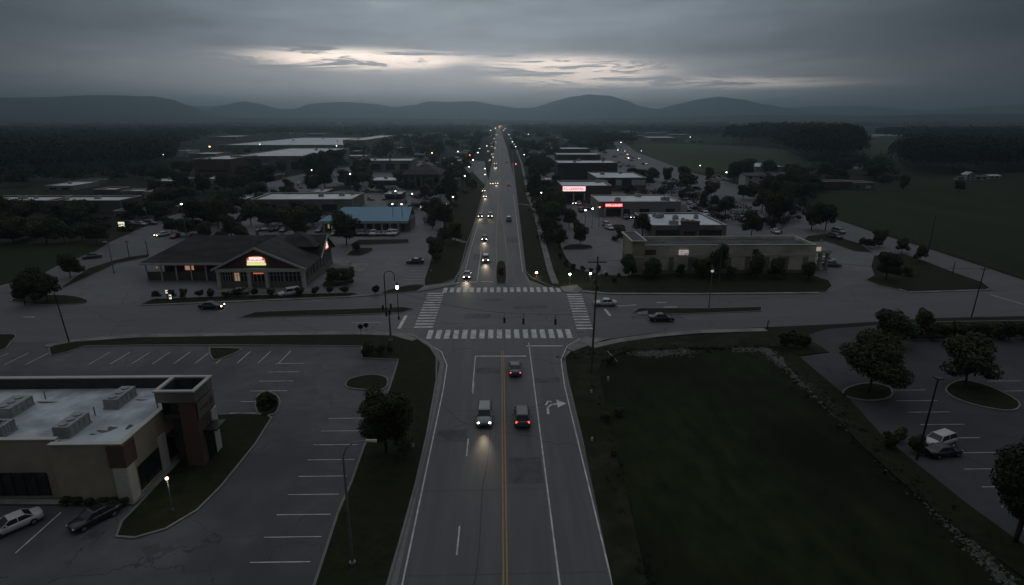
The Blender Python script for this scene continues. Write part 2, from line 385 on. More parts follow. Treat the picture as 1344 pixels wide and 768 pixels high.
FIELD_E = [(1053, 266), (1100, 287), (1149, 303), (1219, 324), (1290, 347), (1344, 366), (1400, 384), (1500, 330), (1500, 262), (1344, 237), (1200, 244), (1090, 252)]
sheet(FIELD_E, .01, M_field, 'field')
sheet([(835, 189), (925, 190), (1015, 194), (1050, 206), (1060, 212), (1000, 219), (950, 225), (905, 226), (870, 215), (818, 200)], .02, M_field2, 'field', True)
sheet([(1120, 184), (1178, 181), (1190, 200), (1165, 222), (1120, 216)], .02, M_field2, 'field')
sheet([(850, 181.5), (960, 183), (1010, 187), (925, 188), (835, 186)], .02, M_field, 'field')

def hills(profile, rad, width, seed, base=0.0, wob=1.0):
    rnd = random.Random(seed); mb = MB(); cols = []
    phs = [(rnd.uniform(.1, .9), rnd.uniform(0, 6.28)) for _ in range(10)]
    def prof(u):
        for (a, b), (c, d) in zip(profile, profile[1:]):
            if a <= u <= c: t = (u-a)/(c-a); t = t*t*(3-2*t)*.5+t*.5; return b+(d-b)*t
        return profile[0][1] if u < profile[0][0] else profile[-1][1]
    us = [profile[0][0]+(profile[-1][0]-profile[0][0])*i/260 for i in range(261)]; K = 15
    for u in us:
        d = fw+(u-672)/F*rt; a = math.atan2(d.x, d.y)
        v = prof(u); dd = fw+(u-672)/F*rt+(384-v)/F*upv; hgt = H+rad*dd.z/math.hypot(dd.x, dd.y)
        for k in range(K):
            t = k/(K-1)*2-1; r = rad+t*width
            hh = hgt*math.exp(-(t*1.7)**2) if abs(t) < 1 else -5
            bump = sum(math.sin(a*70*f*(i+1)+r*.004*(i+1)*f+p)/(i+1) for i, (f, p) in enumerate(phs))*hgt*.022*wob
            if k == K//2: bump *= .35
            if t < 0: hh *= 1-.18*abs(math.sin(a*38+phs[0][1])+.5*math.sin(a*91+phs[1][1]))*min(1, -t*3)*.8
            mb.add([(r*math.sin(a), r*math.cos(a), -4 if k in (0, K-1) else max(hh+bump+base, -3))])
    for i in range(len(us)-1):
        for k in range(K-1): mb.face((i*K+k, (i+1)*K+k, (i+1)*K+k+1, i*K+k+1))
    return struct(mb, 'hills', M_hill, True)
hills([(-500, 150), (-250, 130), (-100, 138), (0, 133.5), (30, 132), (60, 129), (120, 128.5), (160, 126), (210, 126.5), (240, 127), (262, 131), (285, 139), (300, 145), (325, 153), (345, 158), (400, 160)], 5200, 1500, 1)
hills([(230, 160), (290, 150), (325, 138), (350, 133), (365, 136), (395, 144), (410, 143), (430, 136), (470, 134), (505, 136), (530, 140.5), (555, 138), (572, 132.5), (590, 133.5), (625, 133), (655, 138), (680, 142), (700, 141), (725, 132), (745, 126), (765, 124), (790, 126), (810, 132), (825, 139), (848, 143.5), (870, 137), (900, 129.5), (920, 127), (945, 130.5), (975, 137), (1010, 143), (1060, 150), (1130, 158), (1200, 160)], 6800, 1700, 2)
hills([(-300, 140), (280, 140), (330, 139), (400, 143), (600, 146), (950, 144), (1010, 141), (1050, 139.5), (1100, 139.5), (1130, 143), (1180, 145), (1220, 142), (1270, 138), (1310, 137), (1344, 136), (1450, 139), (1600, 134), (1800, 145)], 9300, 1600, 3)
hills([(700, 158), (850, 154), (960, 151), (1100, 152), (1200, 150), (1344, 150), (1500, 147), (1700, 150)], 4300, 900, 4)
hills([(-400, 148), (-100, 152), (100, 151), (200, 153), (400, 155), (600, 156), (700, 158)], 4000, 800, 5)

# ------------------------------------------------------------------ roads and lots
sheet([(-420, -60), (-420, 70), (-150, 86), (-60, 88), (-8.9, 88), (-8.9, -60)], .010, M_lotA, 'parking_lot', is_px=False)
nwlot = [(-60, 402), (-60, 385), (0, 374), (51, 362), (75, 349), (124, 331), (144, 318), (200, 293), (225, 283), (300, 262), (330, 246), (372, 234), (430, 222), (540, 212), (600, 208), (636, 212), (641, 238), (632, 262), (613, 322), (604, 358), (596, 372), (545, 384), (460, 390), (180, 402)]
nelot = [(735, 382), (689, 357), (683, 302), (675, 238), (672, 215), (690, 200), (812, 196), (835, 206), (905, 226), (960, 240), (1030, 263), (1100, 290), (1149, 306), (1219, 327), (1290, 350), (1344, 368), (1450, 405), (1450, 420), (1344, 400), (1300, 390), (1085, 387), (800, 387)]
sheet(nwlot, .010, M_lotB, 'parking_lot'); sheet(nelot, .010, M_lotB, 'parking_lot')
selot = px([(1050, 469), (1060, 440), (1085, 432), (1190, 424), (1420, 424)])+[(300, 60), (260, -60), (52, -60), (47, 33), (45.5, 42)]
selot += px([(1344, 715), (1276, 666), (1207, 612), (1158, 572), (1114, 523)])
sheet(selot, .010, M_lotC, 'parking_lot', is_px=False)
# cross street, west arm, intersection, east arm
crs = [(-400, 444), (-400, 402), (-60, 404), (11, 401), (180, 401), (300, 397), (460, 390), (545, 384), (575, 377), (596, 371), (689, 366), (720, 377), (757, 384), (800, 387), (920, 387), (1080, 385), (1130, 372), (1180, 378), (1303, 383), (1344, 388), (1500, 420), (1560, 470), (1400, 424), (1344, 415), (1228, 417.5), (1090, 426), (920, 433), (850, 438), (800, 445), (765, 452), (742, 458), (583, 463), (563, 452), (519, 438), (460, 436.5), (180, 441), (100, 448), (-100, 452)]
sheet(crs, .016, M_cross, 'street')
NL = [(-9.6, 112), (-9.2, 128), (-8.3, 220), (-6.9, 334), (-7, 700), (-11, 1500), (-16, 3200)]
NR = [(6.5, 112), (5.2, 128), (6.3, 220), (7.5, 334), (8, 700), (4, 1500), (1, 3200)]
sheet(NL+NR[::-1], .022, M_road, 'road', is_px=False)
sheet([(-8.5, -60), (8.9, -60), (8.9, 70), (9.3, 78), (11, 84), (14, 88), (14, 92), (-14, 92), (-14, 87), (-10.5, 83), (-8.7, 78), (-8.5, 70)], .024, M_road, 'road', is_px=False)
# second road on the east side and the north-west drive
sheet([(798, 176), (806, 176), (835, 200), (905, 226), (960, 240), (1030, 263), (1100, 289), (1149, 306), (1219, 327), (1344, 368), (1500, 420), (1460, 425), (1303, 380), (1250, 357), (1184, 331), (1126, 317), (1060, 296), (1010, 285), (950, 262), (880, 232), (815, 204)], .028, M_cross, 'street')
sheet([(-80, 402), (20, 372), (60, 362), (124, 331), (160, 312), (225, 285), (330, 252), (410, 226), (420, 229), (345, 256), (240, 292), (196, 318), (196, 334), (155, 345), (80, 378), (60, 388), (13, 395), (-60, 404)], .028, M_cross, 'street')

# gutters of concrete along the main road
gt = MB()
for pts, wd in (([(-8.2, -60), (-8.2, 70), (-8.5, 77), (-9.9, 81.5), (-12.5, 85.3)], .6), ([(8.6, -60), (8.6, 70), (9.0, 78), (10.6, 83.5), (13.5, 87)], .6)): stripe(gt, pts, wd, .030, False)
stripe(gt, [(x+.25, y) for x, y in NL[:5]], .5, .030, False); stripe(gt, [(x-.25, y) for x, y in NR[:5]], .5, .030, False)
struct(gt, 'kerb_gutter', M_kerb)

# verges: south-west
verge([(411, 768), (442, 674), (460, 633), (476, 588), (497, 545), (510, 510), (518, 486), (522, 473), (474, 471), (474, 455), (320, 454), (200, 454), (112, 455), (89, 463), (66, 468), (63, 458), (78, 449), (125, 443), (320, 440.5), (519, 439), (550, 446), (566, 457), (574, 470), (574, 500), (562, 570), (547, 638), (526, 715), (511, 768), (497, 815), (396, 815)], sm=False)
verge([(456, 510), (458, 498), (488, 492), (509, 497), (503, 512)])
verge([(274, 457), (282, 457), (300, 457), (318, 459), (300, 468), (279, 473)])
verge([(281, 545), (318, 543), (352, 545), (358, 549), (337, 583), (292, 639), (260, 671), (218, 696), (176, 708), (151, 706), (158, 686), (176, 668), (206, 636), (240, 600), (275, 568)], sm=False)
verge([(337, 543), (336, 522), (350, 514), (366, 521), (368, 533), (360, 545)])
verge([(0, 439), (22, 440), (15, 450), (0, 461), (-70, 462), (-70, 440)])
# south-east: corner lawn, strip between the basin and the cross street
sheet([(757, 462), (800, 452), (850, 446), (920, 441), (1005, 437), (1040, 440), (1062, 452), (1085, 463), (1050, 468), (1100, 520), (1158, 575), (1207, 615), (1276, 669), (1344, 718), (1450, 800), (810, 800), (790, 700), (765, 575), (745, 490)], .014, M_basin, 'basin_lawn', False)
verge([(742, 470), (750, 461), (770, 455), (800, 451), (850, 445), (920, 440), (1005, 436), (1045, 441), (1070, 451), (1088, 463), (1050, 467), (1020, 456), (900, 458), (820, 462), (790, 474), (786, 490), (800, 560), (825, 660), (850, 768), (865, 830), (815, 830), (800, 745), (765, 575), (745, 492)], sm=False, mat=M_scrub, kerb=False)
verge([(1036, 462), (1050, 470), (1114, 524), (1158, 573), (1207, 613), (1276, 668), (1344, 717), (1500, 830), (1440, 830), (1330, 750), (1250, 690), (1190, 640), (1130, 585), (1080, 530), (1030, 478)], sm=False, kerb=False)
verge([(1190, 447), (1200, 432), (1228, 423), (1344, 421), (1500, 430), (1500, 450), (1344, 445)], sm=False)
verge([(1106, 520), (1112, 509), (1140, 503), (1168, 509), (1170, 522), (1140, 527)])
verge([(1240, 510), (1262, 499), (1300, 508), (1338, 528), (1330, 540), (1290, 535), (1252, 523)])
# north-west
verge([(637, 243), (632, 262), (621, 300), (613, 321), (604, 356), (597, 367), (580, 373), (557, 376), (556, 368), (562, 350), (568, 330), (580, 300), (590, 262), (603, 240), (620, 225)], sm=False)
verge([(183, 401), (200, 393), (300, 389), (400, 386), (460, 384.5), (470, 386), (460, 389.5), (300, 396)], sm=False)
verge([(500, 386), (520, 378), (545, 374), (558, 376), (545, 383)])
verge([(313, 418), (335, 410), (400, 407.5), (460, 406), (530, 403.5), (543, 406), (530, 411), (460, 414)], sm=False)
sheet([(-100, 312), (0, 318), (115, 321), (144, 317), (124, 331), (75, 349), (51, 362), (0, 375), (-100, 398)], .032, M_field, 'lawn')
verge([(80, 377), (115, 353), (150, 342), (168, 338), (197, 334), (196, 338), (155, 346), (95, 374), (82, 379)], sm=False)
verge([(13, 396), (40, 388), (89, 388), (115, 394), (108, 399), (60, 401)])
verge([(424, 371), (438, 366), (464, 367), (462, 372), (445, 377), (424, 378)])
verge([(455, 335), (466, 327), (489, 326), (487, 331), (473, 336)])
verge([(460, 321), (470, 315), (537, 314.5), (537, 319), (484, 322)], sm=False)
for q in ([(400, 247), (455, 244), (470, 247), (440, 251)], [(515, 236), (528, 234), (528, 240), (515, 242)], [(475, 251), (520, 250), (520, 253), (470, 254)], [(230, 296), (262, 290), (300, 286), (262, 300), (240, 303)], [(320, 268), (360, 262), (356, 268), (322, 275)]): verge(q, sm=False)
# north-east
verge([(676, 240), (683, 302), (689, 356), (697, 365), (722, 376), (735, 379), (757, 375), (765, 382), (800, 385.5), (920, 385.8), (1070, 384.5), (1085, 384), (1093, 376), (1089, 369), (1068, 362), (1060, 352), (836, 357), (823, 363), (796, 361), (770, 357), (757, 353), (745, 340), (738, 326), (731, 290), (716, 250), (704, 225), (690, 205), (676, 196), (672, 200)], sm=False)
verge([(740, 324), (750, 321), (775, 322), (775, 327), (742, 328)])
verge([(798, 299), (806, 295), (820, 296), (820, 302), (806, 303)])
verge([(808, 309), (820, 304), (833, 306), (831, 313), (815, 314)])
verge([(1135, 368), (1146, 362), (1142, 350), (1146, 336), (1184, 333), (1215, 343), (1250, 357), (1290, 371), (1301, 379), (1290, 382), (1193, 385), (1180, 381), (1153, 375)], sm=False)
verge([(1060, 310), (1084, 307), (1126, 319), (1146, 332), (1120, 330), (1084, 317), (1050, 318)], sm=False)
verge([(838, 405), (925, 405), (1000, 403.5), (1000, 409), (925, 412), (848, 414), (830, 411)], sm=False)
verge([(652, 345), (663.5, 345), (665, 370), (658, 373), (650.5, 370)], mat=M_mulch)

# sidewalks and ramps of concrete
sw = MB(); Z = .142
stripe(sw, [(1005, 433.5), (920, 436), (860, 441), (810, 448), (775, 456)], 1.5, Z)
stripe(sw, [(60, 455), (100, 447.5), (180, 442), (320, 439.5), (460, 437.5), (519, 439.5), (545, 447)], 1.4, Z)
stripe(sw, [(729, 373), (722, 355), (713, 320), (707, 297), (698, 268), (693, 258), (691, 246), (685, 216), (678, 197), (672, 185), (666, 175)], 1.4, Z)
stripe(sw, [(183, 401), (300, 396.5), (460, 389.7), (500, 387)], .8, Z-.02)
stripe(sw, [(765, 383), (800, 386), (920, 386.3), (1075, 385)], 1.0, Z)
stripe(sw, [(1303, 381), (1193, 384), (1180, 380)], .7, Z)
stripe(sw, [(575, 308), (596, 314), (611, 319)], 1.6, Z)
stripe(sw, [(680, 268), (690, 269), (702, 271)], 1.6, Z)
struct(sw, 'sidewalk', M_conc)
rp = MB()
for q in ([(735, 377), (757, 374.5), (762, 383), (757, 386), (740, 384)], [(742, 458), (752, 462), (778, 452), (800, 445), (770, 444)], [(519, 438), (545, 443), (565, 457), (573, 465), (562, 449), (540, 438)], [(545, 384), (557, 376), (597, 371), (600, 374), (570, 380)]): rp.poly(px(q), .135)
struct(rp, 'kerb_ramp', M_conc)
pc = MB(); pc.poly(px([(458, 345), (484, 346), (475, 356), (464, 355)]), .016); pc.poly(px([(425, 343), (447, 338), (463, 345), (455, 349), (430, 352)]), .016)
pc.poly(px([(283, 379), (400, 378), (440, 350), (446, 351), (410, 382), (285, 383)]), .02); pc.poly(px([(835, 411), (850, 408.5), (850, 413), (838, 414)]), .14)
struct(pc, 'concrete_apron', M_conc)
pv = MB(); pv.poly(px([(176, 664), (206, 640), (236, 604), (231, 603), (200, 637), (176, 657), (0, 657), (0, 664)]), .155); struct(pv, 'sidewalk', M_conc)

# markings
mk = MB(); my = MB(); Zm = .034
for x in (-.14, .14): stripe(my, [(x, -60), (x, 81.2)], .12, Zm, False)
stripe(my, [(652, 371), (651, 315), (653, 280), (656, 240), (656, 222)], .16, Zm); stripe(my, [(665.5, 371), (665.5, 333), (660, 293), (656, 269)], .16, Zm)
stripe(my, [(657, 212), (656, 190), (655, 175)], .3, Zm)
stripe(mk, [(-7.5, -60), (-7.5, 68), (-7.7, 76), (-8.9, 80.8), (-11.3, 84.3)], .13, Zm, False)
stripe(mk, [(7.8, -60), (7.8, 69), (8.2, 77.5), (9.6, 82.8), (12, 86)], .13, Zm, False)
stripe(mk, [(3.95, -60), (3.95, 84.3)], .14, Zm, False)
for k in range(8): stripe(mk, [(-3.75, 66.9-14.1*k), (-3.75, 70.3-14.1*k)], .13, Zm, False)
stripe(mk, [(620, 514), (624, 467.5)], .14, Zm); stripe(mk, [(623.5, 467.8), (690.5, 467.8)], .35, Zm+.004); stripe(mk, [(690.5, 454.3), (738, 454.3)], .35, Zm)
stripe(mk, [(599, 371.3), (626, 370.3)], .4, Zm); stripe(mk, [(631, 369.8), (647, 369.8)], .35, Zm); stripe(mk, [(626, 370), (630, 342), (632, 325)], .13, Zm)
stripe(mk, [(523.5, 431.5), (533, 414.5)], .55, Zm); stripe(mk, [(793.5, 405.5), (801, 415)], .5, Zm); stripe(mk, [(461, 424), (500, 423.3)], .13, Zm)
stripe(mk, [(610, 358), (617, 330), (629, 290), (639, 250)], .12, Zm); stripe(mk, [(686, 357), (679.5, 302), (674, 255)], .12, Zm)
stripe(mk, [(1300, 387), (1344, 400), (1380, 411)], .18, Zm)
for a in ([(862, 397.5), (874, 397.3)], [(871, 403.5), (889, 403)], [(808, 402), (835, 400.5)], [(788, 393), (808, 396)], [(30, 416.5), (46, 416.3)]): stripe(mk, a, .3, Zm)
# crosswalks
for k in range(17):
    x, y = P(564.5+k*(746.5-564.5)/16, 438.5); mk.poly([(x-.4, 86.2), (x+.4, 86.2), (x+.4, 90.2), (x-.4, 90.2)], Zm)
for k in range(18):
    x, y = P(584.5+k*(733-584.5)/17, 380.5); mk.poly([(x-.38, 111.8), (x+.38, 111.8), (x+.38, 115.2), (x-.38, 115.2)], Zm)
for k in range(14):
    y = 91.4+k*1.5
    mk.poly([(-14.4, y), (-11.3, y), (-11.3, y+.62), (-14.4, y+.62)], Zm)
    mk.poly([(12.0+.04*k, y-1.2), (14.6+.06*k, y-1.2), (14.6+.06*k, y-.58), (12.0+.04*k, y-.58)], Zm)
# turn arrow
ax, ay = 5.9, 61.5
stripe(mk, [(ax-.75, ay), (ax-.7, ay+1.6), (ax-.2, ay+2.4), (ax+.6, ay+2.6)], .28, Zm, False)
mk.poly([(ax+.5, ay+1.6), (ax+1.6, ay+2.6), (ax+.5, ay+3.7)], Zm+.004)
stripe(mk, [(ax-.9, ay+2.2), (ax-.5, ay+3.3), (ax-.1, ay+3.1)], .22, Zm+.008, False)
# bays
mb2 = MB()
for k in range(9):
    y = 38.2+k*2.85; xr = -14.9 if k < 6 else -15.2
    stripe(mb2, [(xr-4.6, y), (xr, y)], .09, .018, False)
for k in range(22):
    x = -92+k*2.9
    if -64.5 < x < -60 or x > -29.5 and x < -25: continue
    stripe(mb2, [(x, 77.2), (x+.1, 81.6)], .11, .018, False)
for k in range(6): stripe(mb2, [(-26.5-.2*k, 62.5+2.9*k), (-31.5, 62.5+2.9*k)], .11, .018, False)
for k in range(5): stripe(mb2, [(-38.2-k*2.9, 44.6), (-38.2-k*2.9, 39.6)], .11, .018, False)
for k in range(14):
    y = 38+k*2.9; x0 = PJ(0, y)[0]; bx = 41.5+.19*(y-40)
    stripe(mb2, [(bx+1.2, y), (bx+6.2, y)], .07, .018, False)
for k in range(9): stripe(mb2, [(62+.1*k, 52+2.9*k), (67, 52+2.9*k)], .07, .018, False)
for k in range(6): stripe(mb2, [(P(565, 358)[0]-4.8, 119+2.6*k), (P(565, 358)[0], 119+2.6*k)], .11, .018, False)
for k in range(12): stripe(mb2, [(23+.1*k, 124), (23, 128.5)] if k == 0 else [(20+2.8*k, 200), (20+2.8*k, 205)], .12, .018, False)
struct(mb2, 'bay_marking', M_white); struct(mk, 'road_marking', M_white); struct(my, 'centre_line', M_yel)

# ------------------------------------------------------------------ buildings
def wall_panel(mb, x0, x1, y, z0, z1, t=.08): mb.box(x0, x1, y-t, y, z0, z1)
def nogo(x0, x1, y0, y1, m_=1.5): NOGO.append([(x0-m_, y0-m_), (x1+m_, y0-m_), (x1+m_, y1+m_), (x0-m_, y1+m_)])
def flat(label, u0, u1, vb, vt, vback, wall, roof=None, par=.5, cat='building', name='flat_roof_building', wins=(), units=0, trim=None, seed=0, cap=None, top=None, depth=None, band=None, sidewins=False):
    """box building with a parapet: front base line at pixel row vb, parapet top vt, rear roof edge at row vback"""
    um = (u0+u1)/2; x0, y0 = P(u0, vb); x1, _ = P(u1, vb); h = HT(um, vb, vt); y1 = P(um, vback, h)[1]
    if depth: y1 = y0+depth
    t = thing(name, (x0, y0, 0), label, cat); nogo(x0, x1, y0, y1); rnd = random.Random(seed)
    a = .3
    w_ = MB(); w_.box(x0, x1, y0, y0+a, 0, h); w_.box(x0, x1, y1-a, y1, 0, h); w_.box(x0, x0+a, y0+a, y1-a, 0, h); w_.box(x1-a, x1, y0+a, y1-a, 0, h); w_.build('wall', wall, t)
    r = MB(); r.box(x0+a, x1-a, y0+a, y1-a, h-par-.3, h-par); r.build('roof', M_roofx if roof in (None, M_roofw) else roof, t)
    c = MB(); o_ = .08
    for q in ((x0-o_, x1+o_, y0-o_, y0+a), (x0-o_, x1+o_, y1-a, y1+o_), (x0-o_, x0+a, y0+a, y1-a), (x1-a, x1+o_, y0+a, y1-a)): c.box(*q, h, h+.12)
    c.build('parapet_cap', cap or M_trim, t)
    if band:
        b = MB(); b.box(x0-.05, x1+.05, y0-.06, y0-.002, h*band, h*band+.35); b.build('trim_band', M_trim, t)
    for (f0, f1, z0, z1, mt) in wins:
        xa, xb = x0+(x1-x0)*f0, x0+(x1-x0)*f1; wd = MB().box(xa, xb, y0-.05, y0-.004, z0*h, z1*h)
        wo = wd.build('window', mt, t); fr = MB()
        nn = max(1, int((xb-xa)/2))
        for i in range(nn+1):
            xx = xa+(xb-xa)*i/nn; fr.box(xx-.05, xx+.05, y0-.09, y0-.052, z0*h, z1*h)
        fr.box(xa, xb, y0-.09, y0-.052, z1*h, z1*h+.08)
        f_ = fr.build('frame', M_black, None, off=(x0, y0, 0)); f_.parent = wo
    for i in range(units):
        ux = x0+2+rnd.random()*(x1-x0-5); uy = y0+2+rnd.random()*max(.5, (y1-y0-5)); sx, sy = rnd.uniform(1.2, 2.6), rnd.uniform(1, 1.8)
        m_ = MB().box(ux, ux+sx, uy, uy+sy, h-par, h-par+.25); m_.box(ux+.08, ux+sx-.08, uy+.08, uy+sy-.08, h-par+.25, h-par+1.15); m_.tube([(ux+sx/2, uy+sy/2, h-par+1.15), (ux+sx/2, uy+sy/2, h-par+1.35)], .4, .4, 8)
        m_.build('rooftop_unit', M_hvac, t)
    return t, x0, x1, y0, y1, h
def sign_panel(t, x0, x1, y, z0, z1, mat_bg, mat_fg, nletters, seed=1, name='sign_panel', rows=1, sm=.62):
    p = MB().box(x0, x1, y-.22, y-.02, z0, z1); po = p.build(name, mat_bg, t); rnd = random.Random(seed); L = MB()
    dx = (x1-x0)*.92/nletters; hh = (z1-z0)/rows
    for r_ in range(rows):
        for i in range(nletters):
            a = x0+(x1-x0)*.04+i*dx; zb = z0+r_*hh+hh*(1-sm)/2; zt = zb+hh*sm; yy = (y-.27, y-.223)
            k = rnd.randrange(4)
            if k != 3: L.box(a, a+dx*.22, *yy, zb, zt)
            if k in (0, 2): L.box(a+dx*.24, a+dx*.75, *yy, zt-hh*.16, zt)
            if k in (0, 1, 3): L.box(a+dx*.24, a+dx*.75, *yy, zb, zb+hh*.16)
            if k in (0, 3): L.box(a+dx*.5, a+dx*.72, *yy, zb+hh*.17, zt-hh*.17)
            if k == 2: L.box(a+dx*.24, a+dx*.7, *yy, (zb+zt)/2-hh*.07, (zb+zt)/2+hh*.07)
    lo = L.build('lettering', mat_fg, None, off=tuple(t['_o'])); lo.parent = po; return po
def bush_mesh(): pass

# --- south-west shop with tower entrance
def shop_sw():
    h = 5.8; x1 = -32.75; y0 = 45.8; yb = P(120, 503, h)[1]; x0 = -75; xs = -38.9
    t = thing('shop_building', (x1, y0, 0), 'cream stucco shop with white flat roof and square brick corner tower', 'building'); nogo(x0, x1+4, y0, yb)
    a = .35; w_ = MB()
    w_.box(xs, x1, y0, y0+a, 0, h); w_.box(x0, xs, y0+.9, y0+.9+a, 0, h); w_.box(xs, xs+a, y0+a, y0+.9, 0, h)
    w_.box(x1-a, x1, y0+a, yb-a, 0, h); w_.box(x0, x0+a, y0+.9+a, yb-a, 0, h);
    w_.box(x0, x1, yb-a, yb, 0, h+.7); w_.build('wall', M_cream, t)
    r = MB().prism([(x0+a, y0+1.25), (xs+a, y0+1.25), (xs+a, y0+a), (x1-a, y0+a), (x1-a, yb-a), (x0+a, yb-a)], h-.9, h-.45); r.build('roof', M_roofw, t)
    c = MB(); c.box(xs-.06, x1+.06, y0-.08, y0+a+.06, h, h+.1); c.box(x0, xs-.06, y0+.82, y0+1.3, h, h+.1); c.box(x1-a-.06, x1+.08, y0+a+.06, 59, h, h+.1)
    c.box(-56, x1-1, yb-a-.08, yb+.08, h+.7, h+.82); c.box(-66, -56.02, yb-a-.08, yb+.08, h+.95, h+1.07); c.box(x0, -66.02, yb-a-.08, yb+.08, h+.7, h+.82); c.build('parapet_cap', M_trim, t)
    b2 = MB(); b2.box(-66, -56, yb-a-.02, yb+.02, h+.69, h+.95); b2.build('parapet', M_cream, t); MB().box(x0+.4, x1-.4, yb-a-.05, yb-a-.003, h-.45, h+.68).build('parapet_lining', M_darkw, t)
    # pilasters and brown bands on the south-east corner
    p = MB(); p.box(x1-1.1, x1+.12, y0-.12, y0-.004, 0, h*.62); p.box(x1+.004, x1+.14, y0, y0+1.0, 0, h*.62); p.box(x1+.004, x1+.14, 50.6, 51.8, 0, h*.62); p.box(x1+.004, x1+.14, 55.8, 57, 0, h*.55); p.each('pilaster', M_trim, t)
    p = MB(); p.box(x1-1.3, x1+.16, y0-.14, y0-.004, h*.62, h-.12); p.box(x1+.004, x1+.16, y0, y0+1.5, h*.62, h-.12); p.box(x1+.004, x1+.16, 55.6, 57.2, h*.55, h-.12); p.each('corner_cladding', M_brick, t)
    for (ya, yc, z0, z1) in ((47.2, 50.4, .4, 2.7), (52, 55.6, .4, 2.9), (57.4, 59.8, .2, 2.7)):
        wo = MB().box(x1+.003, x1+.06, ya, yc, z0, z1).build('window', M_glass, t)
        f = MB(); nn = 3
        for i in range(nn+1): yy = ya+(yc-ya)*i/nn; f.box(x1+.062, x1+.11, yy-.04, yy+.04, z0, z1)
        f.box(x1+.062, x1+.11, ya, yc, z1, z1+.08); fo = f.build('frame', M_black, None, off=tuple(t['_o'])); fo.parent = wo
    wo = MB().box(-45.5, -40.4, y0+.84, y0+.896, .3, 2.6).build('window', M_glass, t); f = MB()
    for i in range(6): xx = -45.5+5.1*i/5; f.box(xx-.04, xx+.04, y0+.79, y0+.836, .3, 2.6)
    fo = f.build('frame', M_black, None, off=tuple(t['_o'])); fo.parent = wo
    # awnings over the side windows
    for (ya, yc) in ((51.9, 55.7),): MB().prism([(x1+.02, ya), (x1+1.1, ya), (x1+1.1, yc), (x1+.02, yc)], 3.0, 3.12).build('awning', M_black, t)
    # tower
    ht = 8.0; tx0, ty0 = P(204, 514.5, ht); tx1, _ = P(253, 514.5, ht); _, ty1 = P(272.5, 495, ht); tw = MB(); a = .22
    wx = tx0+1.9
    for q in ((wx, tx1, ty0, ty0+a), (wx, tx1, ty1-a, ty1), (wx, wx+a, ty0+a, ty1-a), (tx1-a, tx1, ty0+a, ty1-a)): tw.box(*q, 0, ht-1.1)
    MB().box(tx0+.5, wx-.01, ty0+.9, ty1, 0, ht-1.1).build('tower_recess_shade', M_darkw, t); MB().box(tx0, tx1, ty0, ty1, ht-1.12, ht-1.101).build('soffit', M_darkw, t)  # side block coloured dark to stand in for shade under the fascia
    tw.build('tower_wall', M_brick, t); tw = MB()
    for q in ((tx0-.1, tx1+.1, ty0-.1, ty0+a), (tx0-.1, tx1+.1, ty1-a, ty1+.1), (tx0-.1, tx0+a, ty0+a, ty1-a), (tx1-a, tx1+.1, ty0+a, ty1-a)): tw.box(*q, ht-1.1, ht)
    tw.build('tower_fascia', M_tan, t); tw = MB()
    for q in ((tx0-.2, tx1+.2, ty0-.2, ty0+a-.05), (tx0-.2, tx1+.2, ty1-a+.05, ty1+.2), (tx0-.2, tx0+a-.05, ty0+a, ty1-a), (tx1-a+.05, tx1+.2, ty0+a, ty1-a)): tw.box(*q, ht, ht+.14)
    tw.build('parapet_cap', M_trim, t); MB().box(tx0+a, tx1-a, ty0+a, ty1-a, ht-2.9, ht-2.6).build('tower_roof', M_darkw, t)
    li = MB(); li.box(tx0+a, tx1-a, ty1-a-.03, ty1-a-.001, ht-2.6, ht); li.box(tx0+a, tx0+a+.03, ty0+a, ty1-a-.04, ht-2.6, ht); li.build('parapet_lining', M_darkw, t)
    ym = (ty0+ty1)/2; MB().box(tx1+.102, tx1+.16, ym-1.6, ym+1.6, ht-2.9, ht-1.25).build('sign_board', M_tan, t)
    em = MB().tube([(tx1+.162, ym+.9, ht-2.05), (tx1+.2, ym+.9, ht-2.05)], .34, .34, 10); em.box(tx1+.162, tx1+.2, ym-1.2, ym+.3, ht-2.2, ht-1.95); em.build('emblem', M_brick, t)
    wo = MB().box(tx1+.003, tx1+.07, ty0+1.0, ty1-1.0, .1, 3.4).build('door', M_glass, t)
    f = MB()
    for i in range(4): yy = ty0+1+(ty1-ty0-2)*i/3; f.box(tx1+.072, tx1+.12, yy-.05, yy+.05, .1, 3.4)
    f.box(tx1+.072, tx1+.12, ty0+1, ty1-1, 2.3, 2.4); fo = f.build('frame', M_black, None, off=tuple(t['_o'])); fo.parent = wo
    MB().box(tx1+.01, tx1+1.3, ty0+.6, ty1-.6, 3.5, 3.66).build('awning', M_black, t)
    MB().box(tx1-.5, tx1+.14, ty1-.9, ty1+.14, 0, ht-3.2).each('pilaster', M_trim, t)
    # roof units
    z = h-.45
    for (u, v, sx, sy, hh) in ((159, 528, 1.5, 3.2, 1.05), (96, 565, 1.5, 3.0, 1.1), (18, 540, 2.0, 3.0, 1.0), (2, 570, 1.6, 1.8, 1.1)):
        x, y = P(u, v, z); m_ = MB(); m_.box(x-sx/2, x+sx/2, y-sy/2, y+sy/2, z, z+.2); m_.box(x-sx/2+.06, x+sx/2-.06, y-sy/2+.06, y+sy/2-.06, z+.2, z+hh)
        for k in range(3): m_.tube([(x, y-sy/2+.6+k*(sy-1.2)/2, z+hh), (x, y-sy/2+.6+k*(sy-1.2)/2, z+hh+.1)], .36, .36, 10)
        for k in range(5): yy = y-sy/2+.2+k*(sy-.4)/4; m_.box(x+sx/2-.06, x+sx/2-.02, yy-.03, yy+.03, z+.25, z+hh-.05)
        m_.build('rooftop_unit', M_hvac, t)
    for (u, v) in ((125, 545), (207, 535), (60, 524)):
        x, y = P(u, v, z); MB().tube([(x, y, z), (x, y, z+.9)], .06).build('vent_pipe', M_metal, t)
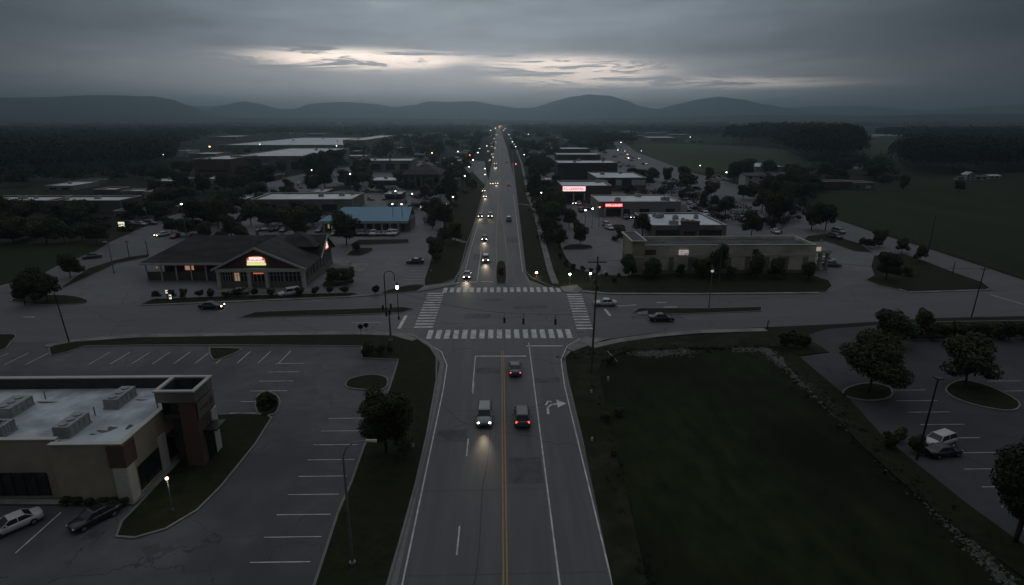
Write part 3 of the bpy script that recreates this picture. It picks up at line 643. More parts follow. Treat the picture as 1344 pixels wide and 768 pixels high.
    for (u, v, a_, b_) in ((135, 566, 1.0, .35), (147, 562, .7, .5), (122, 570, .5, .2), (60, 528, 1.6, .3), (170, 560, .4, .7), (8, 560, 1.6, .3), (185, 525, .9, .2)):
        x, y = P(u, v, z); q = [(x+a_*math.cos(i*.7)*(.7+.3*math.sin(i*2.3)), y+b_*math.sin(i*.7)*(.7+.3*math.cos(i*1.7))) for i in range(9)]; MB().poly(q, z+.006).build('roof_patch', M_roofd, t)
shop_sw()

# --- restaurant with gabled front
def slab(mb, p, th=.18):
    n = len(p); b = mb.add([(x, y, z) for x, y, z in p]+[(x, y, z-th) for x, y, z in p]); mb.face(range(b, b+n)); mb.face(list(range(b+n, b+2*n))[::-1])
    for i in range(n): mb.face((b+i, b+n+i, b+n+(i+1) % n, b+(i+1) % n))
def restaurant():
    x0, y0 = P(289, 377); x1, _ = P(401, 376.3); y1 = P(439, 346)[1]; h = 3.9
    t = thing('restaurant_building', ((x0+x1)/2, y0, 0), 'brown gabled roadside restaurant with lit sign on its front gable', 'building'); off = tuple(t['_o'])
    wx0 = P(194, 368.5)[0]; wy0 = P(194, 368.5)[1]; wy1 = y0+20
    nogo(wx0, x1, y0, y1)
    w_ = MB(); w_.box(x0, x1, y0, y1, 0, h); w_.box(wx0+2.2, x0-.02, wy0+3, wy1, 0, h); w_.build('wall', M_brown, t)
    b = MB(); b.box(x0-.1, x1+.1, y0-.12, y0-.004, 0, 1.15); b.box(x1+.004, x1+.12, y0, y1, 0, 1.15); b.build('stone_base', M_stone, t)
    # front posts, fascia, windows and door
    for f in (0.0, .355, .56, .985):
        xx = x0+(x1-x0)*f; MB().box(xx-.1, xx+.55, y0-.75, y0-.15, 0, 3.3).build('post', M_trim, t)
    MB().box(x0-.2, x1+.5, y0-.8, y0-.13, 3.3, 3.95).build('fascia', M_trim, t)
    for f0, f1, mt in ((.05, .17, M_glass), (.18, .335, E_win), (.60, .76, M_glass), (.77, .96, M_glass)):
        xa, xb = x0+(x1-x0)*f0, x0+(x1-x0)*f1; wo = MB().box(xa, xb, y0-.06, y0-.004, 1.2, 3.1).build('window', M_glass, t); f_ = MB()
        if mt is E_win: MB().box(xa+(xb-xa)*.05, xa+(xb-xa)*.42, y0-.085, y0-.062, 1.3, 3.0).build('lit_blind', E_win, t)
        n_ = 4
        for i in range(n_+1): xx = xa+(xb-xa)*i/n_; f_.box(xx-.05, xx+.05, y0-.115, y0-.086, 1.2, 3.1)
        f_.box(xa, xb, y0-.12, y0-.088, 2.45, 2.52); fo = f_.build('frame', M_trim, None, off=off); fo.parent = wo
    d = MB().box(x0+(x1-x0)*.405, x0+(x1-x0)*.54, y0-.07, y0-.004, 0, 2.7).build('door', M_glass, t); f_ = MB()
    for i in range(4): xx = x0+(x1-x0)*(.405+.135*i/3); f_.box(xx-.06, xx+.06, y0-.12, y0-.072, 0, 2.7)
    fo = f_.build('frame', M_trim, None, off=off); fo.parent = d
    MB().box(x0+(x1-x0)*.41, x0+(x1-x0)*.53, y0-.16, y0-.125, 2.75, 3.0).build('door_light', emat('door_neon', (1, .22, .12), .5), t)
    # side windows
    for i in range(7):
        ya = y0+2+i*(y1-y0-4)/7; wo = MB().box(x1+.003, x1+.06, ya, ya+1.5, 1.3, 3.1).build('window', M_glass, t)
        f_ = MB().box(x1+.062, x1+.1, ya+.7, ya+.8, 1.3, 3.1); f_.box(x1+.062, x1+.1, ya-.08, ya+1.58, 3.1, 3.2); fo = f_.build('frame', M_trim, None, off=off); fo.parent = wo
    # front gable, ridge running back
    xm = x0+(x1-x0)*.47; zr = 8.3; ov = .9; ya = y0-1.0; yb = y0+15
    rf = MB(); e0, e1 = x0-ov, x1+ov
    slab(rf, [(xm, ya, zr), (e0, ya, h), (e0, yb, h), (xm, yb, zr)]); slab(rf, [(e1, ya, h), (xm, ya, zr), (xm, yb, zr), (e1, yb, h)])
    # east gable, ridge running east-west
    yg0, yg1 = y0+9, y1+.9; ym = (yg0+yg1)/2; zg = 7.9; xe = x1+1.0; xr = x0+4
    slab(rf, [(xr, ym, zg), (xr, yg0, h), (xe, yg0, h), (xe, ym, zg)]); slab(rf, [(xe, ym, zg), (xe, yg1, h), (xr, yg1, h), (xr, ym, zg)])
    # low hip behind
    cx_, cy_ = P(391, 303, 9.0); 
    for q in (((cx_-5, cy_-4), (cx_+5, cy_-4)), ((cx_+5, cy_-4), (cx_+5, cy_+4)), ((cx_+5, cy_+4), (cx_-5, cy_+4)), ((cx_-5, cy_+4), (cx_-5, cy_-4))): rf.pts([(*q[0], 6.2), (*q[1], 6.2), (cx_, cy_, 9.0)], [(0, 1, 2)])
    # west wing
    a0, a1, b0, b1 = wx0-.9, x0-ov-.03, wy0-.7, wy1+.9; zc = 8.2; yc = (b0+b1)/2; hx = a0+8
    slab(rf, [(a0, b0, h), (a1+8, b0, h), (a1+8, yc, zc), (hx, yc, zc)]); slab(rf, [(hx, yc, zc), (a1+8, yc, zc), (a1+8, b1, h), (a0, b1, h)]); slab(rf, [(a0, b1, h), (a0, b0, h), (hx, yc, zc)])
    rf.build('roof', M_shing, t)
    g_ = MB(); g_.pts([(x0, y0-.4, h), (x1, y0-.4, h), (xm, y0-.4, zr-.25)], [(0, 1, 2)]); g_.pts([(x1+.4, yg0+.9, h), (x1+.4, yg1-.9, h), (x1+.4, ym, zg-.3)], [(0, 1, 2)]); g_.each('gable', M_brick, t)
    tr = MB()
    for (p, q) in (((e0, h), (xm, zr)), ((xm, zr), (e1, h))): tr.pts([(p[0], ya-.06, p[1]+.05), (q[0], ya-.06, q[1]+.05), (q[0], ya-.06, q[1]-.38), (p[0], ya-.06, p[1]-.38), (p[0], ya+.1, p[1]+.05), (q[0], ya+.1, q[1]+.05), (q[0], ya+.1, q[1]-.38), (p[0], ya+.1, p[1]-.38)], [(0, 3, 2, 1), (4, 5, 6, 7), (0, 1, 5, 4), (3, 7, 6, 2)])
    for (p, q) in (((yg0, h), (ym, zg)), ((ym, zg), (yg1, h))): tr.pts([(xe+.06, p[0], p[1]+.05), (xe+.06, q[0], q[1]+.05), (xe+.06, q[0], q[1]-.34), (xe+.06, p[0], p[1]-.34), (xe-.1, p[0], p[1]+.05), (xe-.1, q[0], q[1]+.05), (xe-.1, q[0], q[1]-.34), (xe-.1, p[0], p[1]-.34)], [(0, 1, 2, 3), (4, 7, 6, 5), (0, 4, 5, 1), (3, 2, 6, 7)])
    tr.box(a0, a1, b0-.1, b0-.004, h-.42, h+.04); tr.each('roof_trim', M_trim, t)
    # lit gable signs (rounded upper panel, pale letters, yellow-green strip)
    sx = xm; zz = 5.0; yy = y0-.42
    sg = MB(); sg.pts([(sx+1.85*math.cos(a_), yy-.12, zz+.75+.75*max(0, math.sin(a_))) for a_ in [math.pi*i/10 for i in range(11)]]+[(sx-1.85, yy-.12, zz+.1), (sx+1.85, yy-.12, zz+.1)], [tuple(range(13))]); sgo = sg.build('gable_sign', emat('gable_red', (1, .16, .10), .45), t)
    L = MB()
    for i in range(6): xx = sx-1.3+i*.44; L.box(xx, xx+.36, yy-.2, yy-.13, zz+.72+(.08 if i % 2 else 0), zz+1.3)
    for i in range(7): xx = sx-1.7+i*.49; L.box(xx, xx+.40, yy-.2, yy-.13, zz+.2, zz+.6)
    lo = L.build('lettering', E_wht, None, off=off); lo.parent = sgo
    MB().box(sx-1.85, sx+1.85, yy-.22, yy-.02, zz-.35, zz+.05).build('sign_strip', E_yg, t)
    e = MB(); X_ = x1+.55; e.pts([(X_, ym-1.3, 4.6), (X_, ym+1.4, 4.6), (X_, ym+.9, 5.7), (X_, ym+.25, 6.9), (X_, ym-.3, 6.7), (X_, ym-.7, 5.6)], [(0, 1, 2, 3, 4, 5)]); eo = e.build('gable_sign', MATS['gable_red'], t)
    L = MB(); L.box(X_+.01, X_+.06, ym-.7, ym+.9, 4.85, 5.3); L.box(X_+.01, X_+.06, ym-.35, ym+.5, 5.45, 5.9); L.box(X_+.01, X_+.06, ym-.1, ym+.3, 6.05, 6.5); lo = L.build('lettering', E_wht, None, off=off); lo.parent = eo
    # porch of the wing: posts, board wall, lamp panel
    for i in range(6):
        xx = a0+1+i*(a1-a0-2)/5; MB().box(xx-.12, xx+.12, b0+.5, b0+.75, 0, h-.2).build('post', M_trim, t)
    MB().box(a0+1, a1-.6, b0+.8, b0+.92, .1, 1.9).build('board_fence', M_wood, t)
    for i in range(3):
        xx = a0+4.5+i*7; MB().box(xx, xx+3.2, wy0+2.93, wy0+2.997, 1.9, 3.2).build('window', M_glass, t)
    xx = P(243, 352, 3)[0]; MB().box(xx-.9, xx+.9, b0+1.0, b0+1.06, 2.2, 3.1).build('lit_window', emat('porch_light', (1, .52, .30), .30), t)
    MB().box(xx-6.9, xx-6.6, b0+1.0, b0+1.06, 2.6, 2.9).build('lit_window', MATS['porch_light'], t)
    MB().tube([(x0+3, y0+14, 6.5), (x0+3, y0+14, 9.2)], .35).build('flue', M_metal, t)
    # walkway roof units
restaurant()

# --- blue metal roof
def blue_building():
    x0, y0 = P(424, 304); x1, _ = P(539, 303); h = HT(480, 303.5, 289); zt = h+2.6; yr = P(480, 271, zt)[1]
    t = thing('retail_building', ((x0+x1)/2, y0, 0), 'low retail building with blue sloping metal roof', 'building'); off = tuple(t['_o']); nogo(x0, x1, y0, yr)
    MB().box(x0, x1, y0, yr, 0, h-.2).build('wall', M_tan, t)
    rf = MB(); ex0, ex1, ey = x0-.8, x1-.2, y0-1.6; hx = ex0+5
    slab(rf, [(ex0, ey, h), (ex1, ey, h), (ex1-.4, yr-1, zt), (hx, yr-1, zt)]); slab(rf, [(ex0, yr+1, h), (ex0, ey, h), (hx, yr-1, zt)]); slab(rf, [(hx, yr-1, zt), (ex1-.4, yr-1, zt), (ex1, yr+1, h), (ex0, yr+1, h)])
    rf.build('roof', M_blue, t); MB().box(ex0, ex1, ey-.06, ey+.04, h-.7, h-.19).build('fascia', M_trim, t)
    n_ = 10
    for i in range(n_):
        xa = x0+.8+(x1-x0-1.6)*i/n_; MB().box(xa-.25, xa+.15, y0-1.3, y0-.9, 0, h-.7).build('post', M_trim, t)
        wo = MB().box(xa+.6, xa+(x1-x0-1.6)/n_-.7, y0-.06, y0-.004, .2, 2.6).build('window', M_glass, t)
        f = MB(); ww = (x1-x0-1.6)/n_-1.3
        for k in range(3): f.box(xa+.6+ww*k/2-.04, xa+.6+ww*k/2+.04, y0-.1, y0-.062, .2, 2.6)
        fo = f.build('frame', M_trim, None, off=off); fo.parent = wo
    MB().box(x0+1.6, x0+2.1, y0-.14, y0-.102, 1, 2.2).build('lit_window', E_win, t); MB().box(x0+2.6, x0+3.1, y0-.14, y0-.102, 1, 2.2).build('lit_window', E_win, t)
blue_building()

G = M_glass; DK = M_darkw
flat('grey flat roofed building left of the blue roofed one', 330, 462, 279, 262, 253, M_tan, units=3, seed=2, wins=[(.1, .25, .1, .6, G), (.4, .5, .1, .6, G), (.7, .85, .1, .6, G)])
def church():
    x0, y0 = P(530, 249); x1, _ = P(577, 249); h = HT(550, 249, 229); zt = h+4.4; yb = y0+26
    t = thing('hip_roof_building', ((x0+x1)/2, y0, 0), 'brown brick hall with tall pilasters and grey hipped roof', 'building'); off = tuple(t['_o']); nogo(x0, x1, y0, yb)
    MB().box(x0, x1, y0, yb, 0, h).build('wall', M_brown, t)
    rf = MB(); a, b, c, d = x0-1, x1+1, y0-1, yb+1; xm0, xm1, ym = x0+9, x1-8, (y0+yb)/2
    slab(rf, [(a, c, h), (b, c, h), (xm1, ym, zt), (xm0, ym, zt)]); slab(rf, [(b, c, h), (b, d, h), (xm1, ym, zt)]); slab(rf, [(b, d, h), (a, d, h), (xm0, ym, zt), (xm1, ym, zt)]); slab(rf, [(a, d, h), (a, c, h), (xm0, ym, zt)])
    rf.build('roof', M_shing, t)
    for i in range(7): xx = x0+(x1-x0)*i/6; MB().box(xx-.35, xx+.35, y0-.4, y0-.003, 0, h-.3).build('pilaster', M_tan, t)
    for i in range(6): xx = x0+(x1-x0)*(i+.5)/6; MB().box(xx-.9, xx+.9, y0-.07, y0-.003, 1, h-1.5).build('window', G, t)
    MB().box(x1+.02, x1+9, y0+4, y0+20, 0, 4).build('wing_wall', M_tan, t); MB().box(x1+.02, x1+9.3, y0+3.6, y0+20.3, 4, 4.4).build('wing_roof', M_roofd, t)
church()
flat('long olive building with bright white roof edge', 466, 540, 226, 211, 207.5, M_tan, units=2, seed=3, wins=[(.05, .2, .2, .7, G), (.3, .45, .2, .7, G), (.55, .7, .2, .7, G), (.8, .95, .2, .7, G)])
flat('brick wing of the big left store with pale blue roof', 256, 304, 229, 209, 203.5, M_brick, units=1, seed=4, wins=[(.1, .9, .15, .3, G)])
flat('big tan store with pale blue flat roof', 304.5, 402, 224.5, 205, 194.2, M_tan, units=3, seed=5, wins=[(.03, .1, .1, .5, M_trim), (.12, .4, .1, .8, DK), (.42, .5, .1, .5, M_trim), (.6, .7, .1, .6, G), (.8, .9, .1, .6, G)])
flat('vast white roofed warehouse store behind the tan store', 288, 450, 201, 190.5, 180.5, M_tan, units=5, seed=6, wins=[(.2, .25, .1, .5, G), (.6, .7, .1, .5, G)])
flat('beige block at the right end of the warehouse store', 451, 479, 199, 184, 177.5, M_tan, units=1, seed=7, wins=[(.2, .8, .1, .4, G)])
flat('thin white roofed shed in front of the left forest', 274, 310, 184, 179.5, 177.8, M_tan, seed=8)
flat('small white walled block beside the left forest', 232, 248, 206, 198, 196.5, M_roofw, seed=9)
flat('low wing with white roof next to the white block', 248.5, 284, 207.5, 202, 199.5, M_tan, seed=10)
flat('long red brown strip building at the left edge', -40, 62, 279, 263.5, 257, M_brick, units=3, seed=11, wins=[(.5, .6, .1, .6, G), (.75, .9, .1, .6, G)])
flat('brown strip building with pale roof beyond the left lawn', 62.5, 158, 280, 263.5, 257, M_brown, units=2, seed=12, wins=[(.1, .3, .1, .5, G), (.5, .7, .1, .5, G)])
flat('small pale roofed shed behind the brown strip building', 124, 152, 254, 249, 245.5, M_brown, seed=13)
flat('brown annex with pale roof by the left side street', 159, 188, 256, 251, 247.5, M_tan, seed=14)
# north-east
def store_ne():
    t, x0, x1, y0, y1, h = flat('long cream stucco store with dark gravel roof behind trees', 842, 1069, 360, 322.5, 310.5, M_cream2, M_roofd, par=.6, band=.62, wins=[(.02, .05, .1, .3, M_trim), (.635, .665, .5, .85, DK)], units=0, name='store_building')
    off = tuple(t['_o'])
    for i in range(9): xx = x0+(x1-x0)*(i+.5)/9; MB().box(xx-.5, xx+.5, y0-.2, y0-.004, 0, h*.6).build('pilaster', M_tan, t)
    MB().box(x0, x1, y0-.1, y0-.004, .0, .9).build('stone_base', M_stone, t)
    # taller stepped corner front on the west
    a = .4; c = MB(); c.box(x0-2.6, x0-.02, y0-1.2, y0+9, 0, h+1.1); c.build('corner_wall', M_cream, t); MB().box(x0-3, x0+.4, y0-1.6, y0+9.4, h+1.1, h+1.4).build('cornice', M_trim, t); MB().box(x0-2.6, x0-.02, y0-1.2, y0+9, h+1.4, h+1.44).build('corner_roof', M_roofd, t)
    MB().box(x0-2.66, x0+.02, y0-1.26, y0-1.203, h*.62, h*.62+.35).build('trim_band', M_trim, t)
    MB().box(x0+.5, x0+2.8, y0-.12, y0-.062+.0, h*.68, h*.86).build('painted_panel', M_brick, t)
    for i in range(4): yy = y0+i*2.2; MB().box(x0-2.66, x0-2.603, yy, yy+1.5, .3, 3.2).build('window', G, t)
    sx, _ = P(889, 333, h*.75); sx2, _ = P(900.5, 333, h*.75); sx, sx2 = x0+(x1-x0)*.208, x0+(x1-x0)*.26
    sign_panel(t, sx, sx2, y0-.01, h*.68, h*.84, emat('sign_soft', (1, .93, .88), .34), PAINT['red'], 6, 3, rows=2)
    # drive-through canopy on the east
    cx0, cx1 = x1+.05, x1+4.6; hc = h*.74
    MB().box(cx0, cx1, y0+2, y0+9, hc-.6, hc).build('canopy', M_tan, t); MB().box(cx0, cx1+.1, y0+1.9, y0+1.997, hc-.62, hc+.05).build('canopy_fascia', M_trim, t)
    for xx in (cx0+2.2, cx1-.8): MB().box(xx, xx+.6, y0+2.3, y0+2.9, 0, hc-.6).build('canopy_column', M_cream, t)
    MB().box(cx0+.3, cx0+2, y0+1.8, y0+1.896, hc-.1, hc+.8).build('lit_sign', emat('dim_sign', (1, .85, .7), .28), t)
    nogo(cx0, cx1, y0, y0+14)
    for i in range(5): xx = x0+6+i*9; MB().tube([(xx, y0+6+i % 2*5, h-.6), (xx, y0+6+i % 2*5, h-.1)], .25).build('roof_vent', M_hvac, t)
store_ne()
def white_roof_shop():
    t, x0, x1, y0, y1, h = flat('tan shop with bright white roof and brown arched entrance', 855, 953, 312, 296, 279.5, M_tan, par=.35, units=9, seed=21, wins=[(.05, .36, .12, .6, G), (.64, .94, .12, .6, G)], name='shop_building')
    xa, xb = x0+(x1-x0)*.38, x0+(x1-x0)*.62; MB().box(xa, xb, y0-.9, y0-.004, h*.55, h+1.0).build('entrance_gable', M_brown, t); MB().box(xa-.15, xb+.15, y0-1.0, y0+.2, h+1.0, h+1.25).build('entrance_cornice', M_brick, t)
    for xx in (xa, xb-.7): MB().box(xx, xx+.7, y0-.9, y0-.2, 0, h*.55).build('entrance_column', M_tan, t)
    MB().box(xa+1, xb-1, y0-.06, y0-.004, .1, h*.5).build('door', G, t)
white_roof_shop()
def red_sign_shop():
    t, x0, x1, y0, y1, h = flat('grey corrugated shop with red lit sign over its entrance', 785, 893, 284, 265, 256, M_corr, par=.3, units=4, seed=22, wins=[(.3, .38, .05, .5, G), (.5, .62, .05, .5, G), (.82, .93, .05, .5, G)], name='shop_building')
    sxa, sxb = x0+(x1-x0)*.075, x0+(x1-x0)*.285; sign_panel(t, sxa, sxb, y0-.9, h*.68, h*.90, E_redsign, E_wht, 9, 5, sm=.5)
    MB().box(sxa-.4, sxb+.3, y0-.9, y0-.01, h*.6, h*.95).build('entrance_canopy', DK, t)
    for f in (0, 1): xx = sxa+(sxb-sxa)*f; MB().box(xx-.2, xx+.3, y0-.85, y0-.35, 0, h*.6).build('entrance_column', M_trim, t)
    MB().box(sxa+.6, sxb-.5, y0-.06, y0-.004, .1, h*.5).build('door', G, t)
    MB().box(x1-.4, x1+2.6, y0+1, y0+1.3, h*.25, h*.8).build('end_panel', M_trim, t)
    return
red_sign_shop()
def pink_sign_shop():
    t, x0, x1, y0, y1, h = flat('brown shop with wide pink and white lit sign', 737, 802, 268, 244, 237.5, M_brick, M_roofw, par=.4, units=1, seed=23, wins=[(.05, .42, .05, .5, G)], name='shop_building')
    sxb = x0+(x1-x0)*.47
    sign_panel(t, x0+.3, sxb, y0-.5, h*.72, h*.98, E_pink, E_redsign, 9, 7, sm=.45); MB().box(x0+.2, sxb+.1, y0-.5, y0-.01, h*.6, h*1.02).build('sign_fascia', DK, t)
    for f in (0, .5, 1): xx = x0+.3+(sxb-x0-.6)*f; MB().box(xx-.2, xx+.3, y0-.45, y0-.05, 0, h*.6).build('entrance_column', M_trim, t)
    MB().box(x0-1.8, x0-.02, y0+1, y0+14, 0, h*.7).build('side_wing', M_tan, t)
pink_sign_shop()
flat('panelled white and dark building behind the brown shop', 783, 848, 251, 233.5, 226, M_brown, par=.3, units=3, seed=24, cap=M_trim, wins=[(.02, .22, .45, .85, M_trim), (.24, .36, .3, .9, DK), (.38, .5, .45, .85, M_trim), (.52, .68, .3, .9, DK), (.7, .98, .45, .85, M_trim), (.1, .3, .02, .25, G), (.5, .8, .02, .25, G)])
flat('dark walled building with white roof edge, nearest of three', 732, 810, 236, 214, 210.5, M_darkw, par=.2, units=3, seed=25, cap=M_trim)
flat('dark walled building with grey roof edge, middle of three', 731, 788, 214, 203, 200.8, M_darkw, par=.2, seed=26, cap=M_trim)
flat('dark walled building with thin roof edge, farthest of three', 722, 774, 203, 195.5, 193.5, M_darkw, par=.2, seed=27, cap=M_trim)
flat('low metal barn with white roof at the field edge', 992, 1030, 224.5, 219, 214, M_tan, par=.1, seed=28, name='barn')
def frame_house(label, u0, u1, vb, vt, wall, roofm, ridge='x', cat='house', rise=.35, floors=2, depth=None):
    x0, y0 = P(u0, vb); x1, _ = P(u1, vb); h = HT((u0+u1)/2, vb, vt)*(1-rise*.5); dp = depth or min(14, (x1-x0)*.8); y1 = y0+dp; zt = h*(1+rise)
    t = thing('house', ((x0+x1)/2, y0, 0), label, cat); off = tuple(t['_o']); nogo(x0, x1, y0, y1); w_ = MB().box(x0, x1, y0, y1, 0, h); rf = MB()
    if ridge == 'x':
        ym = (y0+y1)/2; slab(rf, [(x0-.5, y0-.6, h), (x1+.5, y0-.6, h), (x1+.5, ym, zt), (x0-.5, ym, zt)]); slab(rf, [(x0-.5, ym, zt), (x1+.5, ym, zt), (x1+.5, y1+.6, h), (x0-.5, y1+.6, h)])
        w_.pts([(x0, y0, h), (x0, y1, h), (x0, ym, zt-.2)], [(0, 2, 1)]); w_.pts([(x1, y0, h), (x1, y1, h), (x1, ym, zt-.2)], [(0, 1, 2)])
    else:
        xm = (x0+x1)/2; slab(rf, [(x0-.5, y0-.6, h), (xm, y0-.6, zt), (xm, y1+.6, zt), (x0-.5, y1+.6, h)]); slab(rf, [(xm, y0-.6, zt), (x1+.5, y0-.6, h), (x1+.5, y1+.6, h), (xm, y1+.6, zt)])
        w_.pts([(x0, y0, h), (x1, y0, h), (xm, y0, zt-.2)], [(0, 1, 2)])
    w_.build('wall', wall, t); rf.build('roof', roofm, t); n_ = max(2, int((x1-x0)/3.5))
    for fl in range(floors):
        for i in range(n_): xx = x0+(x1-x0)*(i+.5)/n_; MB().box(xx-.6, xx+.6, y0-.06, y0-.004, h*(fl+.25)/floors, h*(fl+.8)/floors).build('window', M_glass, t)
    return t
frame_house('tall white frame house with dark windows beyond the side road', 977, 1004, 247, 229, M_trim, M_roofd, 'x', floors=3, rise=.2)
flat('long pinkish low building along the far field', 1068, 1118, 248.5, 238.5, 236, M_brick, M_roofd, par=.2, seed=30, wins=[(.1, .2, .1, .5, M_trim), (.7, .9, .1, .6, DK)])
flat('long tan low building along the far field', 1120, 1146, 248.5, 240, 237, M_tan, M_roofd, par=.2, seed=31, wins=[(.1, .3, .1, .6, DK), (.6, .9, .1, .6, M_trim)])
frame_house('white gabled farmhouse in front of the dark right wood', 1268, 1279, 236.5, 227, M_trim, M_roofw, 'y', rise=.5)
frame_house('low white farm shed right of the farmhouse', 1280, 1296, 236, 231, M_trim, M_roofd, 'x', floors=1)
frame_house('white farm outbuilding at the right end of the farmyard', 1298, 1312, 235, 230, M_trim, M_roofw, 'x', floors=1)
frame_house('low white shed left of the farmhouse', 1257, 1267, 236, 232, M_trim, M_roofd, 'x', floors=1)
flat('long pale barn far beyond the pale field', 1154, 1210, 181.5, 178, 176.8, M_trim, M_roofw, par=.1, seed=32, name='barn')
flat('tiny white shed by the far wood edge', 1131, 1147, 223, 220.5, 219.8, M_trim, M_roofw, par=.05, seed=33, name='barn', depth=10)
flat('tiny pale shed at the far right edge', 1331, 1341, 186, 183.6, 183, M_trim, M_roofw, par=.05, seed=34, name='barn', depth=14)
flat('brown roofed shed behind the frame house', 1006, 1050, 240, 231, 226, M_brown, M_roofd, par=.2, seed=35)
flat('pale warehouse far beyond the shops', 853, 888, 185, 180.8, 179.4, M_tan, par=.1, seed=36, cap=M_trim)
flat('small pale warehouse far beyond the shops', 806, 826, 184, 179, 177.5, M_tan, par=.1, seed=37, cap=M_trim)
# smaller far town buildings
rb = random.Random(31); cols = [('tan', M_tan), ('brown', M_brown), ('brick', M_brick), ('cream', M_cream), ('grey', M_corr)]
spots = [(556, 578, 194, 190), (579, 584, 194, 189), (592, 603, 194.5, 187), (598, 612, 206, 201), (520, 541, 200, 194), (540, 556, 208, 203), (478, 500, 196, 192), (505, 520, 192, 188), (486, 505, 183, 180), (512, 540, 180, 177.5), (545, 570, 183, 180), (580, 604, 180, 177.5), (455, 480, 210, 205), (586, 606, 217, 211),
         (690, 706, 205, 199), (698, 716, 196, 190), (684, 700, 188, 184), (716, 735, 186, 181), (742, 765, 188, 184), (770, 790, 183, 179.5), (700, 720, 224, 218), (706, 724, 243, 236), (705, 716, 180, 177), (730, 760, 177, 174.5), (500, 530, 173.5, 171.8), (560, 590, 174, 172.3), (440, 480, 174.5, 172.6), (905, 925, 187, 184), (835, 850, 181, 178), (190, 214, 262, 252), (196, 232, 246, 238), (300, 322, 270, 262), (232, 256, 280, 271), (150, 176, 286, 277), (420, 446, 268, 260), (408, 428, 260, 252), (480, 500, 222, 216), (505, 527, 262, 255), (372, 398, 214, 207), (545, 560, 236, 230), (586, 600, 228, 222), (404, 440, 205, 199), (484, 520, 243, 237), (440, 462, 190, 186), (462, 480, 203, 198.5), (528, 545, 214, 209), (556, 572, 213, 208), (500, 516, 188, 184.5), (590, 602, 212, 207), (608, 618, 202, 198), (340, 360, 238, 231), (268, 290, 242, 235), (60, 96, 250, 244), (100, 122, 243, 238),
         (470, 496, 186, 182.5), (500, 512, 210, 205.5), (430, 452, 214, 209), (548, 566, 189, 185), (610, 622, 188, 184), (604, 616, 196, 191), (566, 580, 177, 174.5), (534, 552, 176.5, 174.2), (484, 502, 178.5, 176), (606, 620, 178, 175), (572, 586, 221, 214), (400, 424, 178.5, 175.8), (350, 380, 177, 174.6), (590, 604, 186, 182),
         (686, 698, 181, 177.5), (706, 722, 192, 187.5), (742, 760, 180, 176.5), (770, 800, 177.5, 174.8), (700, 716, 211, 205), (690, 702, 195, 190), (815, 840, 176, 173.6), (850, 880, 176, 174), (795, 806, 190, 186), (880, 905, 178.5, 176.6)]
for i, (a, b, vb, vt) in enumerate(spots):
    k = rb.choice(cols); hh = HT((a+b)/2, vb, vt)
    t, *_r = flat('tmp', a, b, vb, vt, 0, k[1], rb.choice([M_roofw, M_roofd, M_roofw]), par=.2, seed=50+i, depth=min(40, max(12, (b-a)*.5*(.5+P(a, vb)[1]/500))), units=1, wins=[(.15, .4, .15, .55, G), (.6, .85, .15, .55, G)], name='far_building')
    reg(t, 'far buildings '+('left' if a < 650 else 'right')+' of the road', 'small '+k[0]+' walled box', (a+b)/2, 'building')

# ------------------------------------------------------------------ trees
import numpy as np
def leaf_mesh(name, seed, nl, size, mat, blobs=9, flat_=.85, cone=False, core=True):
    """crown of unit height 1 and unit radius .5, built of many small leaf faces in clumps"""
    rnd = np.random.default_rng(seed); cl = []
    for i in range(blobs):
        if cone:
            z = .12+.8*i/blobs; r = .42*(1-z)+.05; a = rnd.uniform(0, 6.28); cl.append((r*.45*math.cos(a), r*.45*math.sin(a), z, r*.75, .16))
        else:
            a = rnd.uniform(0, 6.28); zz = rnd.uniform(.16, .84); rr = .31*math.sqrt(rnd.uniform(0.1, 1))*(1.15-abs(zz-.45)); cl.append((rr*math.cos(a), rr*math.sin(a), zz, rnd.uniform(.13, .22), rnd.uniform(.11, .18)))
    if not cone: cl.append((0, 0, .5, .30, .33))
    cl = np.array(cl); wt = cl[:, 3]**2*cl[:, 4]**.5; idx = rnd.choice(len(cl), nl, p=wt/wt.sum()); c = cl[idx]
    d = rnd.normal(size=(nl, 3)); d /= np.linalg.norm(d, axis=1)[:, None]; r = rnd.uniform(.25, 1, nl)**.33*rnd.uniform(.86, 1.1, nl)
    p = c[:, :3]+d*np.stack([c[:, 3], c[:, 3], c[:, 4]], 1)*r[:, None]
    nrm = d+rnd.normal(size=(nl, 3))*.55+np.array([0, 0, .35]); nrm /= np.linalg.norm(nrm, axis=1)[:, None]
    t = np.cross(nrm, rnd.normal(size=(nl, 3))); t /= np.linalg.norm(t, axis=1)[:, None]; b = np.cross(nrm, t); s = size*rnd.uniform(.55, 1.25, nl)[:, None]
    v = np.concatenate([p-t*s, p-b*s*.6, p+t*s, p+b*s*.6]).reshape(4, nl, 3).transpose(1, 0, 2).reshape(-1, 3)
    v[:, 2] = np.maximum(v[:, 2], .02)
    me = bpy.data.meshes.new(name); me.vertices.add(4*nl); me.vertices.foreach_set('co', v.ravel()); me.loops.add(4*nl); me.loops.foreach_set('vertex_index', np.arange(4*nl))
    me.polygons.add(nl); me.polygons.foreach_set('loop_start', np.arange(0, 4*nl, 4)); me.materials.append(mat); me.update(calc_edges=True); return me
